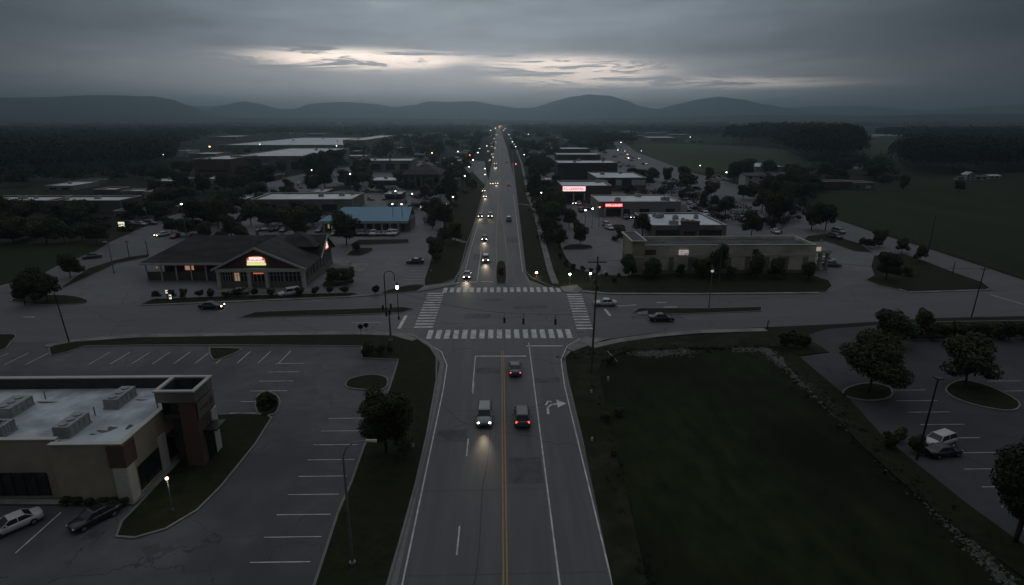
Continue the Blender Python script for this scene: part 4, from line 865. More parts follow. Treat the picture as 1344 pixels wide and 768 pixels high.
CROWN = {'near': [leaf_mesh('crown', 10+i, 14000, .019, M_leaf[i % 3], 13) for i in range(3)], 'mid': [leaf_mesh('crown', 20+i, 3600, .036, M_leaf[i % 3], 10) for i in range(4)],
         'far': [leaf_mesh('crown', 30+i, 900, .07, M_leaf[i % 3], 8) for i in range(3)], 'cone': [leaf_mesh('crown', 40, 3000, .034, M_leaf[1], 9, cone=True)], 'shrub': [leaf_mesh('foliage', 50+i, 900, .07, M_leaf[i % 2], 5) for i in range(3)], 'bare': [leaf_mesh('crown', 70, 320, .03, M_leaf[2], 8)]}
def trunk_mesh(seed, limbs=6):
    rnd = random.Random(seed); mb = MB(); pts = [(0, 0, -.05), (.01, .005, .12), (-.01, .01, .28), (.01, -.01, .45), (0, .0, .66)]
    mb.tube(pts, .030, .009, 7)
    for i in range(limbs):
        a = i*2.4+rnd.random(); z = .2+.35*i/limbs; L_ = rnd.uniform(.18, .3)
        mb.tube([(0, 0, z), (.5*L_*math.cos(a), .5*L_*math.sin(a), z+.07), (L_*math.cos(a), L_*math.sin(a), z+.2)], .012, .004, 5)
    return mb.mesh('trunk', M_trunk, smooth=True)
TRUNKS = [trunk_mesh(i) for i in range(3)]; SHRUB_STEM = MB().tube([(0, 0, -.03), (0, 0, .4)], .03, .015, 5).mesh('stem', M_trunk)
rt_ = random.Random(5); NT = [0]
def tree(u, vb, vt, wpx=None, kind='mid', cluster=None, look=None, world=None, h=None, wd=None, trunk=.11, name='tree'):
    if world: x, y = world; u, vb = PJ(x, y)
    else: x, y = P(u, vb)
    h = h or HT(u, vb, vt)
    s = F/(fw.dot(Vector((x-CX, y, h/2-H))))
    wd = wd or (wpx/s if wpx else h*.85)
    i = NT[0]; NT[0] += 1
    lod = kind if kind in ('near', 'cone', 'shrub', 'bare', 'far') else ('near' if s*h > 75 else 'mid' if s*h > 14 else 'far')
    me = CROWN[lod][i % len(CROWN[lod])]
    t = thing(name, (x, y, 0)); z0 = 0 if lod == 'shrub' else h*trunk*rt_.uniform(.7, 1.1)
    c = bpy.data.objects.new('foliage' if lod == 'shrub' else 'crown', me); C.objects.link(c); c.parent = t; c.location = (0, 0, z0); c.scale = (wd*rt_.uniform(1.02, 1.25), wd*rt_.uniform(1.02, 1.25), (h-z0)*1.06); c.rotation_euler.z = rt_.uniform(0, 6.28)
    k = bpy.data.objects.new('stem' if lod == 'shrub' else 'trunk', SHRUB_STEM if lod == 'shrub' else TRUNKS[i % 3]); C.objects.link(k); k.parent = t; k.scale = (h*.8, h*.8, h); k.rotation_euler.z = rt_.uniform(0, 6.28)
    if cluster: reg(t, cluster, look or 'round dark tree', u, 'shrub' if lod == 'shrub' else 'tree', v=vb)
    return t
def T(cluster, look, lst, **k):
    for e in lst: tree(e[0], e[1], e[2], e[3] if len(e) > 3 else None, cluster=cluster, look=look, **k)
T('trees in the lower right lot', 'broad leafy tree', [(1140, 516, 436, 92), (1169, 452, 404, 60), (1210, 440, 404, 34), (1266, 506, 441, 80), (1332, 712, 568, 100)])
T('roadside verge in the lower left', 'dense dark bushy tree on the', [(507, 596, 507, 78)], trunk=.04)
T('bushes on the lower left island', 'low leafy shrub', [(346, 537, 514, 22), (357, 534, 517, 18)], kind='shrub', name='shrub')
T('shrubs under the corner signal pole', 'small dark shrub', [(485, 466, 449, 18), (500, 467, 450, 16), (478, 468, 456, 12), (512, 464, 452, 12)], kind='shrub', name='shrub')
T('trees before the gabled restaurant', 'little ball-shaped tree', [(206, 394, 380, 12), (226, 394, 379, 11), (242, 393, 378, 12), (262, 392, 380, 13), (278, 391, 379, 13), (296, 391, 383, 12), (311, 390, 378, 13), (334, 390, 378, 14), (356, 390, 379, 15), (395, 389, 376, 13), (414, 388, 376, 12), (433, 388, 375, 13), (452, 387, 375, 13), (493, 387, 374, 13)], trunk=.22, kind='mid')
T('trees by the left side street', 'round tree with clear trunk', [(93, 364, 330, 32), (45, 398, 352, 38), (63, 397, 355, 34), (33, 400, 358, 26)])
T('trees behind the left lawn', 'broad dark tree', [(18, 320, 284, 42), (62, 320, 286, 40), (85, 319, 290, 30), (127, 321, 290, 34), (40, 314, 290, 34), (108, 316, 292, 26), (-8, 320, 288, 30)])
T('trees between restaurant and blue roof', 'spreading dark tree', [(438, 373, 350, 26), (457, 373, 350, 26), (455, 322, 275, 40), (468, 331, 316, 16), (430, 322, 310, 14)])
T('trees by the left roadside', 'tall dark tree', [(573, 343, 308, 32), (592, 272, 226, 26), (574, 290, 255, 26), (583, 300, 262, 30), (568, 300, 270, 20), (590, 256, 232, 26), (600, 244, 222, 20), (578, 262, 236, 22), (606, 232, 214, 16), (612, 222, 206, 14), (590, 236, 212, 20), (560, 283, 262, 20), (598, 318, 290, 22), (618, 212, 199, 12), (583, 322, 296, 26)])
T('trees behind the gabled restaurant', 'dark leafy tree', [(255, 298, 254, 34), (287, 300, 258, 36), (305, 316, 280, 32), (330, 296, 262, 34), (352, 300, 268, 34), (388, 313, 272, 42), (402, 300, 270, 30), (372, 296, 268, 30), (245, 310, 284, 30), (270, 316, 290, 26), (318, 318, 296, 26), (268, 292, 262, 30), (296, 290, 256, 30), (262, 330, 305, 22), (226, 306, 284, 24), (290, 322, 302, 22)])
T('trees in front of the big left stores', 'dark full tree', [(240, 254, 222, 28), (268, 254, 224, 30), (296, 252, 226, 24), (333, 250, 212, 38), (350, 247, 212, 34), (320, 247, 214, 30), (380, 255, 234, 17), (360, 262, 247, 14), (414, 240, 196, 34), (430, 232, 194, 36), (442, 222, 196, 30), (404, 232, 200, 26), (427, 250, 214, 30), (475, 229, 206, 30), (469, 253, 238, 11), (500, 253, 238, 16), (488, 250, 239, 12), (528, 249, 238, 14), (541, 251, 235, 14), (563, 250, 230, 22), (452, 243, 228, 22), (410, 252, 228, 24), (216, 240, 222, 26), (200, 236, 220, 24), (226, 262, 244, 24), (340, 268, 252, 16), (346, 282, 262, 20), (318, 276, 258, 22), (520, 238, 226, 12), (585, 224, 206, 18)])
T('trees before the cream store', 'rounded green tree', [(825, 364, 334, 26), (857, 366, 336, 32), (893, 364, 344, 14), (919, 366, 336, 34), (942, 364, 320, 24), (935, 352, 318, 22), (958, 367, 348, 16), (992, 367, 330, 30), (1018, 366, 338, 28), (1060, 368, 340, 26)], trunk=.10)
T('bushes on the northeast verge', 'small clipped bush', [(785, 360, 346, 10), (742, 350, 340, 9), (752, 355, 345, 9), (765, 356, 349, 10), (776, 357, 351, 8), (806, 371, 363, 9), (732, 362, 355, 5), (735, 340, 330, 8), (796, 363, 357, 7), (812, 364, 358, 7)], kind='shrub', name='shrub')
T('trees at the northeast lot entrance', 'round dark tree', [(761, 323, 289, 24), (734, 326, 297, 27), (747, 300, 270, 22), (716, 308, 284, 24), (722, 296, 270, 22), (843, 310, 276, 28), (815, 308, 298, 18), (808, 316, 309, 16)])
T('trees along the right pavement', 'dark upright tree', [(702, 262, 226, 20), (712, 270, 240, 20), (718, 262, 232, 18), (700, 240, 214, 18), (708, 236, 212, 18), (716, 232, 210, 16), (694, 222, 204, 13), (702, 216, 200, 14), (712, 216, 200, 14), (690, 210, 196, 11), (724, 285, 262, 16), (710, 286, 266, 16), (722, 224, 206, 16), (730, 250, 234, 14), (768, 262, 252, 12), (688, 200, 189, 10)])
T('trees in the right shop lots', 'round dark tree', [(986, 310, 276, 30), (952, 283, 254, 24), (897, 241, 215, 18), (875, 240, 218, 18), (857, 238, 220, 20), (930, 238, 217, 17), (963, 240, 208, 24), (980, 236, 210, 20), (922, 274, 252, 12), (938, 272, 254, 13), (840, 236, 220, 18), (894, 262, 250, 14), (906, 262, 252, 16), (852, 244, 228, 14), (995, 302, 286, 16), (1012, 300, 284, 16), (824, 256, 242, 14), (868, 258, 246, 12), (828, 236, 218, 18)])
T('dense trees by the side road bend', 'dark massed tree', [(1010, 290, 250, 30), (1028, 290, 246, 30), (1000, 278, 244, 26), (975, 262, 240, 22), (990, 262, 238, 24), (1018, 268, 236, 26), (1040, 268, 236, 26), (1055, 262, 236, 22), (1005, 255, 228, 22), (1036, 254, 222, 22), (1066, 258, 238, 18), (1024, 252, 226, 22), (1048, 252, 226, 20)])
T('pair of big trees by the side road', 'big round tree', [(1065, 302, 264, 28), (1083, 302, 264, 28)])
T('trees on the triangular green', 'dark round tree', [(1163, 368, 326, 36), (1153, 324, 300, 22), (1183, 332, 313, 20), (1207, 344, 320, 20), (1140, 326, 312, 16), (1190, 362, 348, 20), (1132, 322, 312, 12)], trunk=.1)
T('trees around the dark field', 'solitary dark tree', [(1185, 249, 227, 18), (1258, 252, 235, 15), (1076, 252, 238, 12), (1155, 224, 210, 12)], trunk=.08)
T('lower right street hedge', 'dark hedge shrub', [(1200, 446, 424, 24), (1222, 446, 422, 26), (1240, 444, 424, 24), (1256, 446, 422, 24), (1272, 444, 423, 24), (1288, 447, 422, 26), (1306, 445, 421, 26), (1324, 447, 420, 26), (1342, 446, 419, 28), (1360, 446, 420, 28)], kind='shrub', name='shrub')
T('bushes right of the basin', 'dark rounded bush', [(1030, 456, 436, 20), (1044, 458, 434, 24), (1058, 456, 438, 18), (1200, 594, 570, 30), (1180, 580, 562, 24), (1168, 590, 566, 22)], kind='shrub', name='shrub')
T('median island at the crossing', 'low dark bush on the', [(657, 363, 350, 9)], kind='shrub', name='shrub')
T('bushes by the northeast basin corner', 'scrubby bush', [(800, 478, 466, 16), (795, 552, 540, 16), (812, 545, 534, 18), (805, 600, 588, 14)], kind='shrub', name='shrub')
T('bushes along the cream shop', 'low dark bush', [(88, 662, 650, 16), (102, 663, 652, 18), (118, 664, 653, 18), (134, 664, 652, 18), (150, 664, 652, 18), (164, 665, 652, 16), (272, 592, 575, 18), (250, 600, 582, 16), (262, 575, 562, 16)], kind='shrub', name='shrub')
# scattered town trees
def near_building(x, y): return any(a[0][0] < x < a[1][0] and a[0][1] < y < a[2][1] for a in NOGO)
rs = random.Random(99)
AVOID = [px([(798, 176), (806, 176), (835, 200), (960, 236), (1030, 260), (1000, 285), (880, 235), (800, 204)]), px([(835, 187), (1015, 192), (1060, 212), (950, 226), (905, 227), (818, 200)])]
NAMES_OK = None
def scat(cluster, look, n, u0, u1, v0, v1, hs):
    k = 0; tries = 0; made = []
    while k < n and tries < n*60:
        tries += 1; u = rs.uniform(u0, u1); v = rs.uniform(v0, v1); x, y = P(u, v)
        if -13 < x < 12 or near_building(x, y) or any(inside((x, y), q) for q in AVOID) or any((x-a)**2+(y-b)**2 < 36 for a, b in made): continue
        made.append((x, y)); h = rs.uniform(*hs); tree(0, 0, 0, world=(x, y), h=h, wd=h*rs.uniform(.95, 1.4), cluster=cluster, look=look); k += 1
AVOID += [px([(-80, 402), (20, 372), (60, 362), (124, 331), (160, 312), (225, 285), (330, 252), (410, 226), (420, 229), (345, 256), (240, 292), (196, 318), (196, 345), (80, 385)])]
scat('brushy trees left of the side street', 'smaller dark tree', 8, 0, 230, 282, 300, (6, 9))
scat('trees scattered below the big stores', 'mid-sized dark tree', 9, 150, 420, 226, 262, (7, 11))
scat('trees scattered around left lots', 'smaller dark tree', 10, 200, 440, 262, 300, (6, 9))
scat('trees scattered before the hip roofed hall', 'smaller dark tree', 17, 420, 620, 208, 262, (6, 9))
scat('trees scattered along the right shops', 'smaller dark tree', 17, 690, 735, 195, 300, (6, 10))
scat('trees scattered beyond the side road', 'mid-sized dark tree', 17, 900, 1150, 226, 262, (7, 11))
# ------------------------------------------------------------------ far woods (nobody could count their trees)
def wood(poly_px, n, hs, seed, name='far_wood', leaves=60, size=1.5, label=None, vweight=1.0, pos=None, slim=1.0):
    rnd = np.random.default_rng(seed); us = [p[0] for p in poly_px or []]; vs = [p[1] for p in poly_px or []]; pos = pos or []
    while poly_px and len(pos) < n:
        u = rnd.uniform(min(us), max(us)); v = min(vs)+(max(vs)-min(vs))*rnd.random()**vweight
        if inside((u, v), poly_px): x, y = P(u, v); pos.append((x, y, rnd.uniform(*hs)))
    pos = np.array(pos); n = len(pos); dist = np.hypot(pos[:, 0], pos[:, 1]); N_ = n*leaves; ii = np.repeat(np.arange(n), leaves)
    c = pos[ii]; h = c[:, 2]; rad = h*.52*slim*np.clip(dist[ii]/700, 1, 2.6)
    d = rnd.normal(size=(N_, 3)); d[:, 2] = np.abs(d[:, 2])*1.0-.25; d /= np.linalg.norm(d, axis=1)[:, None]
    lump = 1+.18*np.sin(d[:, 0]*5+ii*1.3)+.18*np.cos(d[:, 1]*6+ii*2.1)
    p = np.stack([c[:, 0]+d[:, 0]*rad*lump, c[:, 1]+d[:, 1]*rad*lump, h*.55+d[:, 2]*h*.45*lump], 1)
    nrm = d+rnd.normal(size=(N_, 3))*.4+np.array([0, 0, .4]); nrm /= np.linalg.norm(nrm, axis=1)[:, None]; t = np.cross(nrm, rnd.normal(size=(N_, 3))); t /= np.linalg.norm(t, axis=1)[:, None]; b = np.cross(nrm, t)
    s = (size*np.clip(dist[ii]/600, .8, 5)*rnd.uniform(.6, 1.3, N_))[:, None]
    v = np.concatenate([p-t*s, p-b*s*.7, p+t*s, p+b*s*.7]).reshape(4, N_, 3).transpose(1, 0, 2).reshape(-1, 3); v[:, 2] = np.maximum(v[:, 2], .05)
    me = bpy.data.meshes.new(name); me.vertices.add(4*N_); me.vertices.foreach_set('co', v.ravel()); me.loops.add(4*N_); me.loops.foreach_set('vertex_index', np.arange(4*N_))
    me.polygons.add(N_); me.polygons.foreach_set('loop_start', np.arange(0, 4*N_, 4)); me.materials.append(M_wood_far); me.update(calc_edges=True)
    o = bpy.data.objects.new(name, me); C.objects.link(o); tag(o, label, 'wood', kind='stuff'); return o
wood([(-160, 168), (200, 166), (300, 169), (285, 177), (230, 196), (226, 215), (190, 222), (140, 224), (60, 228), (-160, 232)], 1500, (11, 17), 1, label='wide dark wood filling the left middle distance', leaves=110, size=1.0, vweight=.8)
wood([(952, 186), (975, 192), (1012, 195), (1045, 206), (1080, 214), (1118, 214), (1120, 184), (1118, 178), (1010, 180), (955, 182)], 150, (20, 27), 2, label='tall dark wood standing behind the pale field', leaves=420, size=1.0)
wood([(1176, 210), (1190, 228), (1250, 229), (1300, 227), (1344, 226), (1500, 232), (1500, 205), (1344, 205), (1200, 206)], 260, (15, 20), 3, label='black wood behind the farmyard at right', leaves=300, size=.8)
wood([(1160, 183), (1220, 186), (1344, 190), (1500, 192), (1500, 172), (1160, 174)], 500, (12, 17), 4, label='flat dark wood reaching to the right horizon', leaves=70, size=1.2)
wood([(-200, 161.5), (1500, 161.5), (1500, 167), (900, 168), (640, 165), (300, 168), (-200, 168)], 1500, (12, 20), 5, label='continuous belt of trees below the hills', leaves=40, size=1.4)
wood([(300, 167), (470, 167), (640, 166), (641, 172), (600, 176), (520, 180), (470, 178), (400, 177), (300, 178)], 420, (9, 14), 6, label='tree cover behind the left stores', leaves=70, size=1.1)
wood([(668, 167), (960, 168), (950, 180), (900, 178), (820, 174), (760, 176), (700, 178), (676, 172)], 420, (10, 15), 7, label='tree cover beyond the right shops', leaves=70, size=1.1)
wood([(740, 180), (790, 178), (830, 190), (800, 196), (752, 190)], 60, (9, 14), 8, label='dark grove behind the three dark buildings', leaves=150, size=1.0)
wood([(-60, 232), (100, 230), (200, 226), (215, 232), (180, 244), (150, 242), (60, 246), (-60, 252)], 60, (5, 9), 9, label='scrubby trees between the wood and the strip buildings', leaves=160, size=.6)
wood([(1060, 212), (1150, 214), (1172, 228), (1160, 236), (1060, 234)], 45, (6, 10), 10, label='scrubby trees beyond the long low buildings', leaves=160, size=.6)
ub = []
for (n_, u0, u1, v0, v1) in ((18, 0, 240, 284, 306), (26, 190, 430, 228, 300), (30, 430, 630, 205, 300), (60, 692, 735, 195, 320), (50, 740, 900, 196, 262), (60, 900, 1060, 228, 300), (30, 1060, 1180, 226, 246)):
    k = 0
    while k < n_:
        u, v = rs.uniform(u0, u1), rs.uniform(v0, v1); x, y = P(u, v)
        if -13 < x < 12 or near_building(x, y) or any(inside((x, y), q) for q in AVOID): continue
        for q in range(3): ub.append((x+rs.uniform(-2.5, 2.5), y+rs.uniform(-2, 2), rs.uniform(1.2, 3.2)))
        k += 1
wood(None, 0, (0, 0), 14, name='undergrowth', leaves=90, size=.30, label='low scrub and hedging between the town car parks', pos=ub, slim=1.3)
ft = []
for (n_, u0, u1, v0, v1) in ((95, 455, 640, 176, 212), (75, 672, 850, 173, 205)):
    k = 0
    while k < n_:
        u, v = rs.uniform(u0, u1), rs.uniform(v0, v1); x, y = P(u, v)
        if -13 < x < 12 and y < 3000 or near_building(x, y) or any(inside((x, y), q) for q in AVOID): continue
        ft.append((x, y, rs.uniform(8, 13))); k += 1
wood(None, 0, (0, 0), 12, name='far_trees', leaves=170, size=.8, label='small far trees between the distant roofs on both sides', pos=ft, slim=.75)
# riprap along the basin
rk = MB(); rr = random.Random(3)
line = px([(1000, 458), (1025, 474), (1052, 498), (1080, 520), (1112, 553), (1140, 580), (1175, 612), (1225, 660), (1280, 720), (1330, 775)])
def along(line, n, spread, smin, smax):
    for i in range(n):
        k = rr.random()*(len(line)-1); j = int(k); f = k-j; a, b = Vector(line[j]), Vector(line[j+1]); p = a+(b-a)*f; s = rr.uniform(smin, smax); x, y = p.x+rr.gauss(0, spread), p.y+rr.gauss(0, spread)
        rk.ball((x, y, s*.2), s*rr.uniform(.7, 1.3), s*rr.uniform(.7, 1.3), s*.5, 5, 4)
along(line[:5], 2400, .50, .07, .22); along(line[4:], 1300, .45, .06, .16); along(px([(835, 464), (870, 463), (905, 461)]), 900, .7, .07, .2); along(px([(960, 458), (1005, 459)]), 500, .6, .07, .2)
tag(rk.build('gravel', M_rock), 'pale loose stones lining the basin edge', 'gravel', kind='stuff')

wd_ = np.random.default_rng(8); V = []; wl = px([(790, 478), (800, 560), (826, 660), (852, 768)]); wr = px([(1000, 461), (1025, 477), (1052, 502), (1080, 524), (1112, 557), (1140, 584), (1175, 616), (1225, 664), (1280, 724)]); wt_ = px([(745, 470), (800, 462), (900, 459), (1010, 457)]); wv = px([(778, 500), (800, 600), (836, 720), (858, 790)])
for ln_, cnt, spr in ((wr, 260, .9), (wt_, 260, .7), (wv, 60, .5)):
    for i in range(cnt):
        k = wd_.random()*(len(ln_)-1); j = int(k); a_, b_ = Vector(ln_[j]), Vector(ln_[j+1]); p_ = a_+(b_-a_)*(k-j); cx_, cy_ = p_.x+wd_.normal()*spr, p_.y+wd_.normal()*spr; hh = wd_.uniform(.08, .32)
        for q in range(5):
            an = wd_.uniform(0, 6.28); dx, dy = math.cos(an), math.sin(an); ox, oy = wd_.normal()*.12, wd_.normal()*.12; w2 = .07
            V += [(cx_+ox-dy*w2, cy_+oy+dx*w2, .05), (cx_+ox+dy*w2, cy_+oy-dx*w2, .05), (cx_+ox+dx*.2+dy*w2*.4, cy_+oy+dy*.2-dx*w2*.4, hh), (cx_+ox+dx*.2-dy*w2*.4, cy_+oy+dy*.2+dx*w2*.4, hh)]
me = bpy.data.meshes.new('weeds'); me.from_pydata(V, [], [(4*i, 4*i+1, 4*i+2, 4*i+3) for i in range(len(V)//4)]); me.materials.append(M_scrub); o = bpy.data.objects.new('weeds', me); C.objects.link(o); tag(o, 'rough weeds and tall grass around the basin edge', 'weeds', kind='stuff')
pt = MB(); rp_ = random.Random(44)
for (x0_, x1_, y0_, y1_) in ((-7.2, -3.9, 55.5, 58.2), (.4, 3.7, 48, 52.5), (-3.6, -.4, 73, 75), (4.2, 7.4, 70, 71.6), (-6.5, -2, 96, 98.5), (2, 8, 101, 103), (-3.5, 0, 106, 107.5), (-25, -19, 98, 99.5), (22, 31, 95, 97), (-7, -4, 140, 146), (1.5, 4.5, 160, 168), (-7.5, -4.5, 190, 200)): pt.poly([(x0_, y0_), (x1_, y0_+.1), (x1_-.05, y1_), (x0_+.05, y1_-.1)], .0285)
for y_ in (36.5, 47, 62.5, 79.4): pt.poly([(-7.3, y_), (7.4, y_+.15), (7.4, y_+.22), (-7.3, y_+.07)], .0292)
struct(pt, 'road_patch', nmat('asphalt_patch', (.078, .078, .083), (.104, .104, .110), 2, .7, .4, big=.6))
lp = MB()
for i in range(46):
    x_, y_ = rp_.uniform(-34, -11), rp_.uniform(38, 84); a_ = rp_.uniform(.3, 1.5); lp.poly([(x_+a_*rp_.uniform(.5, 1)*math.cos(k*.7), y_+a_*rp_.uniform(.3, .8)*math.sin(k*.7)) for k in range(9)], .0135+i*.00005)
struct(lp, 'oil_stain', nmat('oil_stain', (.040, .040, .044), (.07, .07, .075), 3, .6, .5))
# ------------------------------------------------------------------ cars
def car_proto(kind):
    t = thing(kind, (0, 0, -50), world=False)
    L_ = dict(sedan=4.7, suv=4.8, pickup=5.6)[kind]; Wd = .92 if kind == 'sedan' else .98; hb = .92 if kind == 'sedan' else 1.08; hr = 1.44 if kind == 'sedan' else 1.76
    l = L_/2   # forward = -Y (towards the camera)
    st = {'sedan': [(-l, .62, .42, .62), (-l+.12, .86, .24, .72), (-l+.9, .98, .2, .86), (-l+1.35, 1, .2, .92), (0, 1, .2, .95), (l-1.1, 1, .2, .97), (l-.5, .97, .22, .98), (l-.1, .88, .28, .94), (l, .66, .42, .86)],
          'suv': [(-l, .7, .45, .74), (-l+.12, .9, .28, .9), (-l+.8, .98, .25, 1.02), (-l+1.2, 1, .25, 1.08), (0, 1, .25, 1.1), (l-.6, 1, .25, 1.1), (l-.1, .93, .3, 1.06), (l, .75, .45, 1.0)],
          'pickup': [(-l, .7, .48, .8), (-l+.12, .92, .3, .98), (-l+1.0, .98, .28, 1.08), (-l+1.5, 1, .28, 1.12), (0, 1, .28, 1.12), (l-.2, 1, .3, 1.12), (l, .9, .45, 1.08)]}[kind]
    b = MB(); rows = []
    for (y, wf, z0, z1) in st:
        w_ = Wd*wf; zc = (z0+z1)/2
        rows.append(b.add([(-w_*.86, y, z0), (-w_, y, z0+(z1-z0)*.3), (-w_, y, z0+(z1-z0)*.7), (-w_*.9, y, z1-.03), (-w_*.5, y, z1+.02), (w_*.5, y, z1+.02), (w_*.9, y, z1-.03), (w_, y, z0+(z1-z0)*.7), (w_, y, z0+(z1-z0)*.3), (w_*.86, y, z0)]))
    for r0, r1 in zip(rows, rows[1:]):
        for i in range(10): b.face((r0+i, r0+(i+1) % 10, r1+(i+1) % 10, r1+i))
    b.face([rows[0]+i for i in range(10)][::-1]); b.face([rows[-1]+i for i in range(10)])
    b.build('body', PAINT['grey'], t, smooth=True)
    # cabin
    ya, yb, yc, yd = {'sedan': (-l+1.25, -l+2.0, l-1.45, l-.7), 'suv': (-l+1.15, -l+1.75, l-.55, l-.12), 'pickup': (-l+1.45, -l+2.05, -l+3.55, -l+3.75)}[kind]; z0 = st[3][3]-.02; a, c = Wd*.9, Wd*.72
    g_ = MB().pts([(-a, ya, z0), (a, ya, z0), (a, yd, z0), (-a, yd, z0), (-c, yb, hr-.07), (c, yb, hr-.07), (c, yc, hr-.07), (-c, yc, hr-.07)], [(0, 1, 5, 4), (1, 2, 6, 5), (2, 3, 7, 6), (3, 0, 4, 7), (4, 5, 6, 7)]); g_.build('windows', M_glass, t)
    r = MB().pts([(-c-.02, yb-.03, hr-.08), (c+.02, yb-.03, hr-.08), (c+.02, yc+.03, hr-.08), (-c-.02, yc+.03, hr-.08), (-c*.85, yb+.15, hr), (c*.85, yb+.15, hr), (c*.85, yc-.12, hr), (-c*.85, yc-.12, hr)], [(0, 1, 5, 4), (1, 2, 6, 5), (2, 3, 7, 6), (3, 0, 4, 7), (4, 5, 6, 7)])
    for sx in (-1, 1):
        for (p, q) in (((a, ya, z0), (c, yb, hr-.06)), ((a, yd, z0), (c, yc, hr-.06)), ((a+.01, (ya+yd)/2, z0), (c+.02, (yb+yc)/2, hr-.06))): r.tube([(sx*p[0], p[1], p[2]), (sx*q[0], q[1], q[2])], .05, .05, 5)
    r.build('roof', PAINT['grey'], t)
    if kind == 'pickup': MB().box(-Wd*.8, Wd*.8, yd+.15, l-.15, .9, 1.145).build('bed', M_black, t)
    for sx in (-1, 1):
        for yy in (-l+.9, l-.95):
            w_ = MB().tube([(sx*(Wd-.2), yy, .33), (sx*(Wd+.015), yy, .33)], .33, .33, 14).build('wheel', M_tyre, t); ri = MB().tube([(sx*(Wd-.02), yy, .33), (sx*(Wd+.03), yy, .33)], .2, .2, 10).build('rim', M_rim, None); ri.parent = w_
        MB().ball((sx*(Wd*.68), -l+.09, .63 if kind == 'sedan' else .78), .17, .1, .10, 8, 5).build('headlight', M_hl_off, t)
        MB().ball((sx*(Wd*.74), l-.06, .8 if kind == 'sedan' else .95), .15, .07, .10 if kind == 'sedan' else .2, 8, 5).build('taillight', M_tl_off, t)
        MB().box(min(sx*(Wd-.03), sx*(Wd+.15)), max(sx*(Wd-.03), sx*(Wd+.15)), ya+.35, ya+.5, .95, 1.1).build('mirror', PAINT['grey'], t)
    b_ = MB().box(-Wd*.45, Wd*.45, -l-.012, -l+.05, .45, .6); b_.build('grille', M_black, t)
    freeze(t); return t
PROTO = {k: car_proto(k) for k in ('sedan', 'suv', 'pickup')}
rc = random.Random(12)
def car(u, v, kind='sedan', col='grey', rz=0, head=False, tail=False, cluster=None, look=None, label=None, beam=0, z=.04, scl=.9):
    x, y = P(u, v); t = copy_tree(PROTO[kind]); t.location = (x, y, z); t.scale = (scl, scl, scl); t.rotation_euler.z = R(rz)
    for ch in t.children:
        b = ch.name.split('.')[0]
        m_ = PAINT[col] if b in ('body', 'roof', 'mirror') else E_head if b == 'headlight' and head else E_tail if b == 'taillight' and tail else None
        if m_: ch.material_slots[0].link = 'OBJECT'; ch.material_slots[0].material = m_
    if beam:
        L_ = bpy.data.lights.new('headlight_beam', 'SPOT'); L_.energy = beam; L_.spot_size = R(44); L_.spot_blend = 1; L_.shadow_soft_size = .4; L_.color = (1, .80, .55)
        o = bpy.data.objects.new('headlight_beam', L_); C.objects.link(o); o.parent = t; o.location = (0, -2.6, .75); o.rotation_euler = (R(90-3.2), 0, R(180))
    if cluster: reg(t, cluster, look or '%s %s' % (col, kind), u, 'car', v=v)
    else: t['label'] = label; t['category'] = 'car'
    return t
B = 450
car(636, 551, 'suv', 'silver', 0, head=True, label='pale oncoming car with lit headlights in the near left lane', beam=B)
car(676, 488, 'sedan', 'grey', 180, tail=True, label='dark red-tailed car waiting at the near stop line'); car(685, 552, 'suv', 'grey', 180, tail=True, label='dark car with dim tail lights behind the waiting car')
NB = 'oncoming cars beyond the crossing'
for (u, v, k, c, b) in ((613, 364, 'sedan', 'silver', B), (637.7, 343, 'suv', 'silver', B), (636, 315, 'sedan', 'grey', B), (630.5, 285, 'sedan', 'black', B), (643.5, 285, 'pickup', 'silver', B), (636.6, 259, 'sedan', 'white', B), (635, 251.5, 'sedan', 'grey', 0), (651.7, 242, 'suv', 'white', B), (645.5, 242, 'sedan', 'grey', 0), (650, 221, 'sedan', 'silver', B), (650, 216, 'suv', 'grey', 0), (644, 189, 'sedan', 'silver', 0), (648.6, 182, 'sedan', 'white', 0), (652, 174, 'suv', 'grey', 0), (654.5, 170.5, 'sedan', 'grey', 0), (647, 207, 'sedan', 'white', 0), (643, 211, 'suv', 'grey', 0), (646, 203, 'sedan', 'silver', 0), (649.5, 195, 'sedan', 'grey', 0), (645.5, 193, 'suv', 'grey', 0), (650.5, 187, 'sedan', 'white', 0), (647, 185, 'sedan', 'grey', 0), (651.5, 179, 'suv', 'grey', 0), (650, 177, 'sedan', 'grey', 0), (653, 176, 'sedan', 'grey', 0), (654, 172, 'sedan', 'grey', 0), (652.6, 171.5, 'suv', 'grey', 0), (655, 169, 'suv', 'grey', 0), (654, 168.3, 'sedan', 'grey', 0), (641, 199, 'sedan', 'grey', 0)):
    car(u, v, k, c, 0, head=True, cluster=NB, beam=b, z=.03)
car(668, 290, 'suv', 'silver', 180, label='pale car driving away in the right lanes beyond the crossing'); car(667.5, 244, 'sedan', 'red', 180, tail=True, label='distant red-tailed car driving away near the first lamps')
for (u, v) in ((665, 214), (661, 197), (662, 186), (660, 179), (659.5, 173)): car(u, v, 'sedan', 'grey', 180, tail=True, cluster='cars driving away far ahead', z=.03)
car(278, 405, 'sedan', 'black', 90, label='dark hatchback driving along the left arm of the cross street', head=True); car(868, 421, 'sedan', 'black', 90, label='long black sedan driving along the right arm of the cross street')
car(794, 401, 'sedan', 'white', -90, label='white car waiting at the right stop line of the crossing')
car(19, 694, 'sedan', 'white', -38, scl=.84, label='white sedan parked at the lower left corner'); car(126, 684, 'sedan', 'black', -32, scl=.82, label='black vehicle parked beside the cream shop')
car(1232, 584, 'suv', 'white', -68, scl=.78, label='white estate car parked under the right lot lamp'); car(1236, 597, 'sedan', 'black', 100, scl=.8, label='black car parked beside the white estate car')
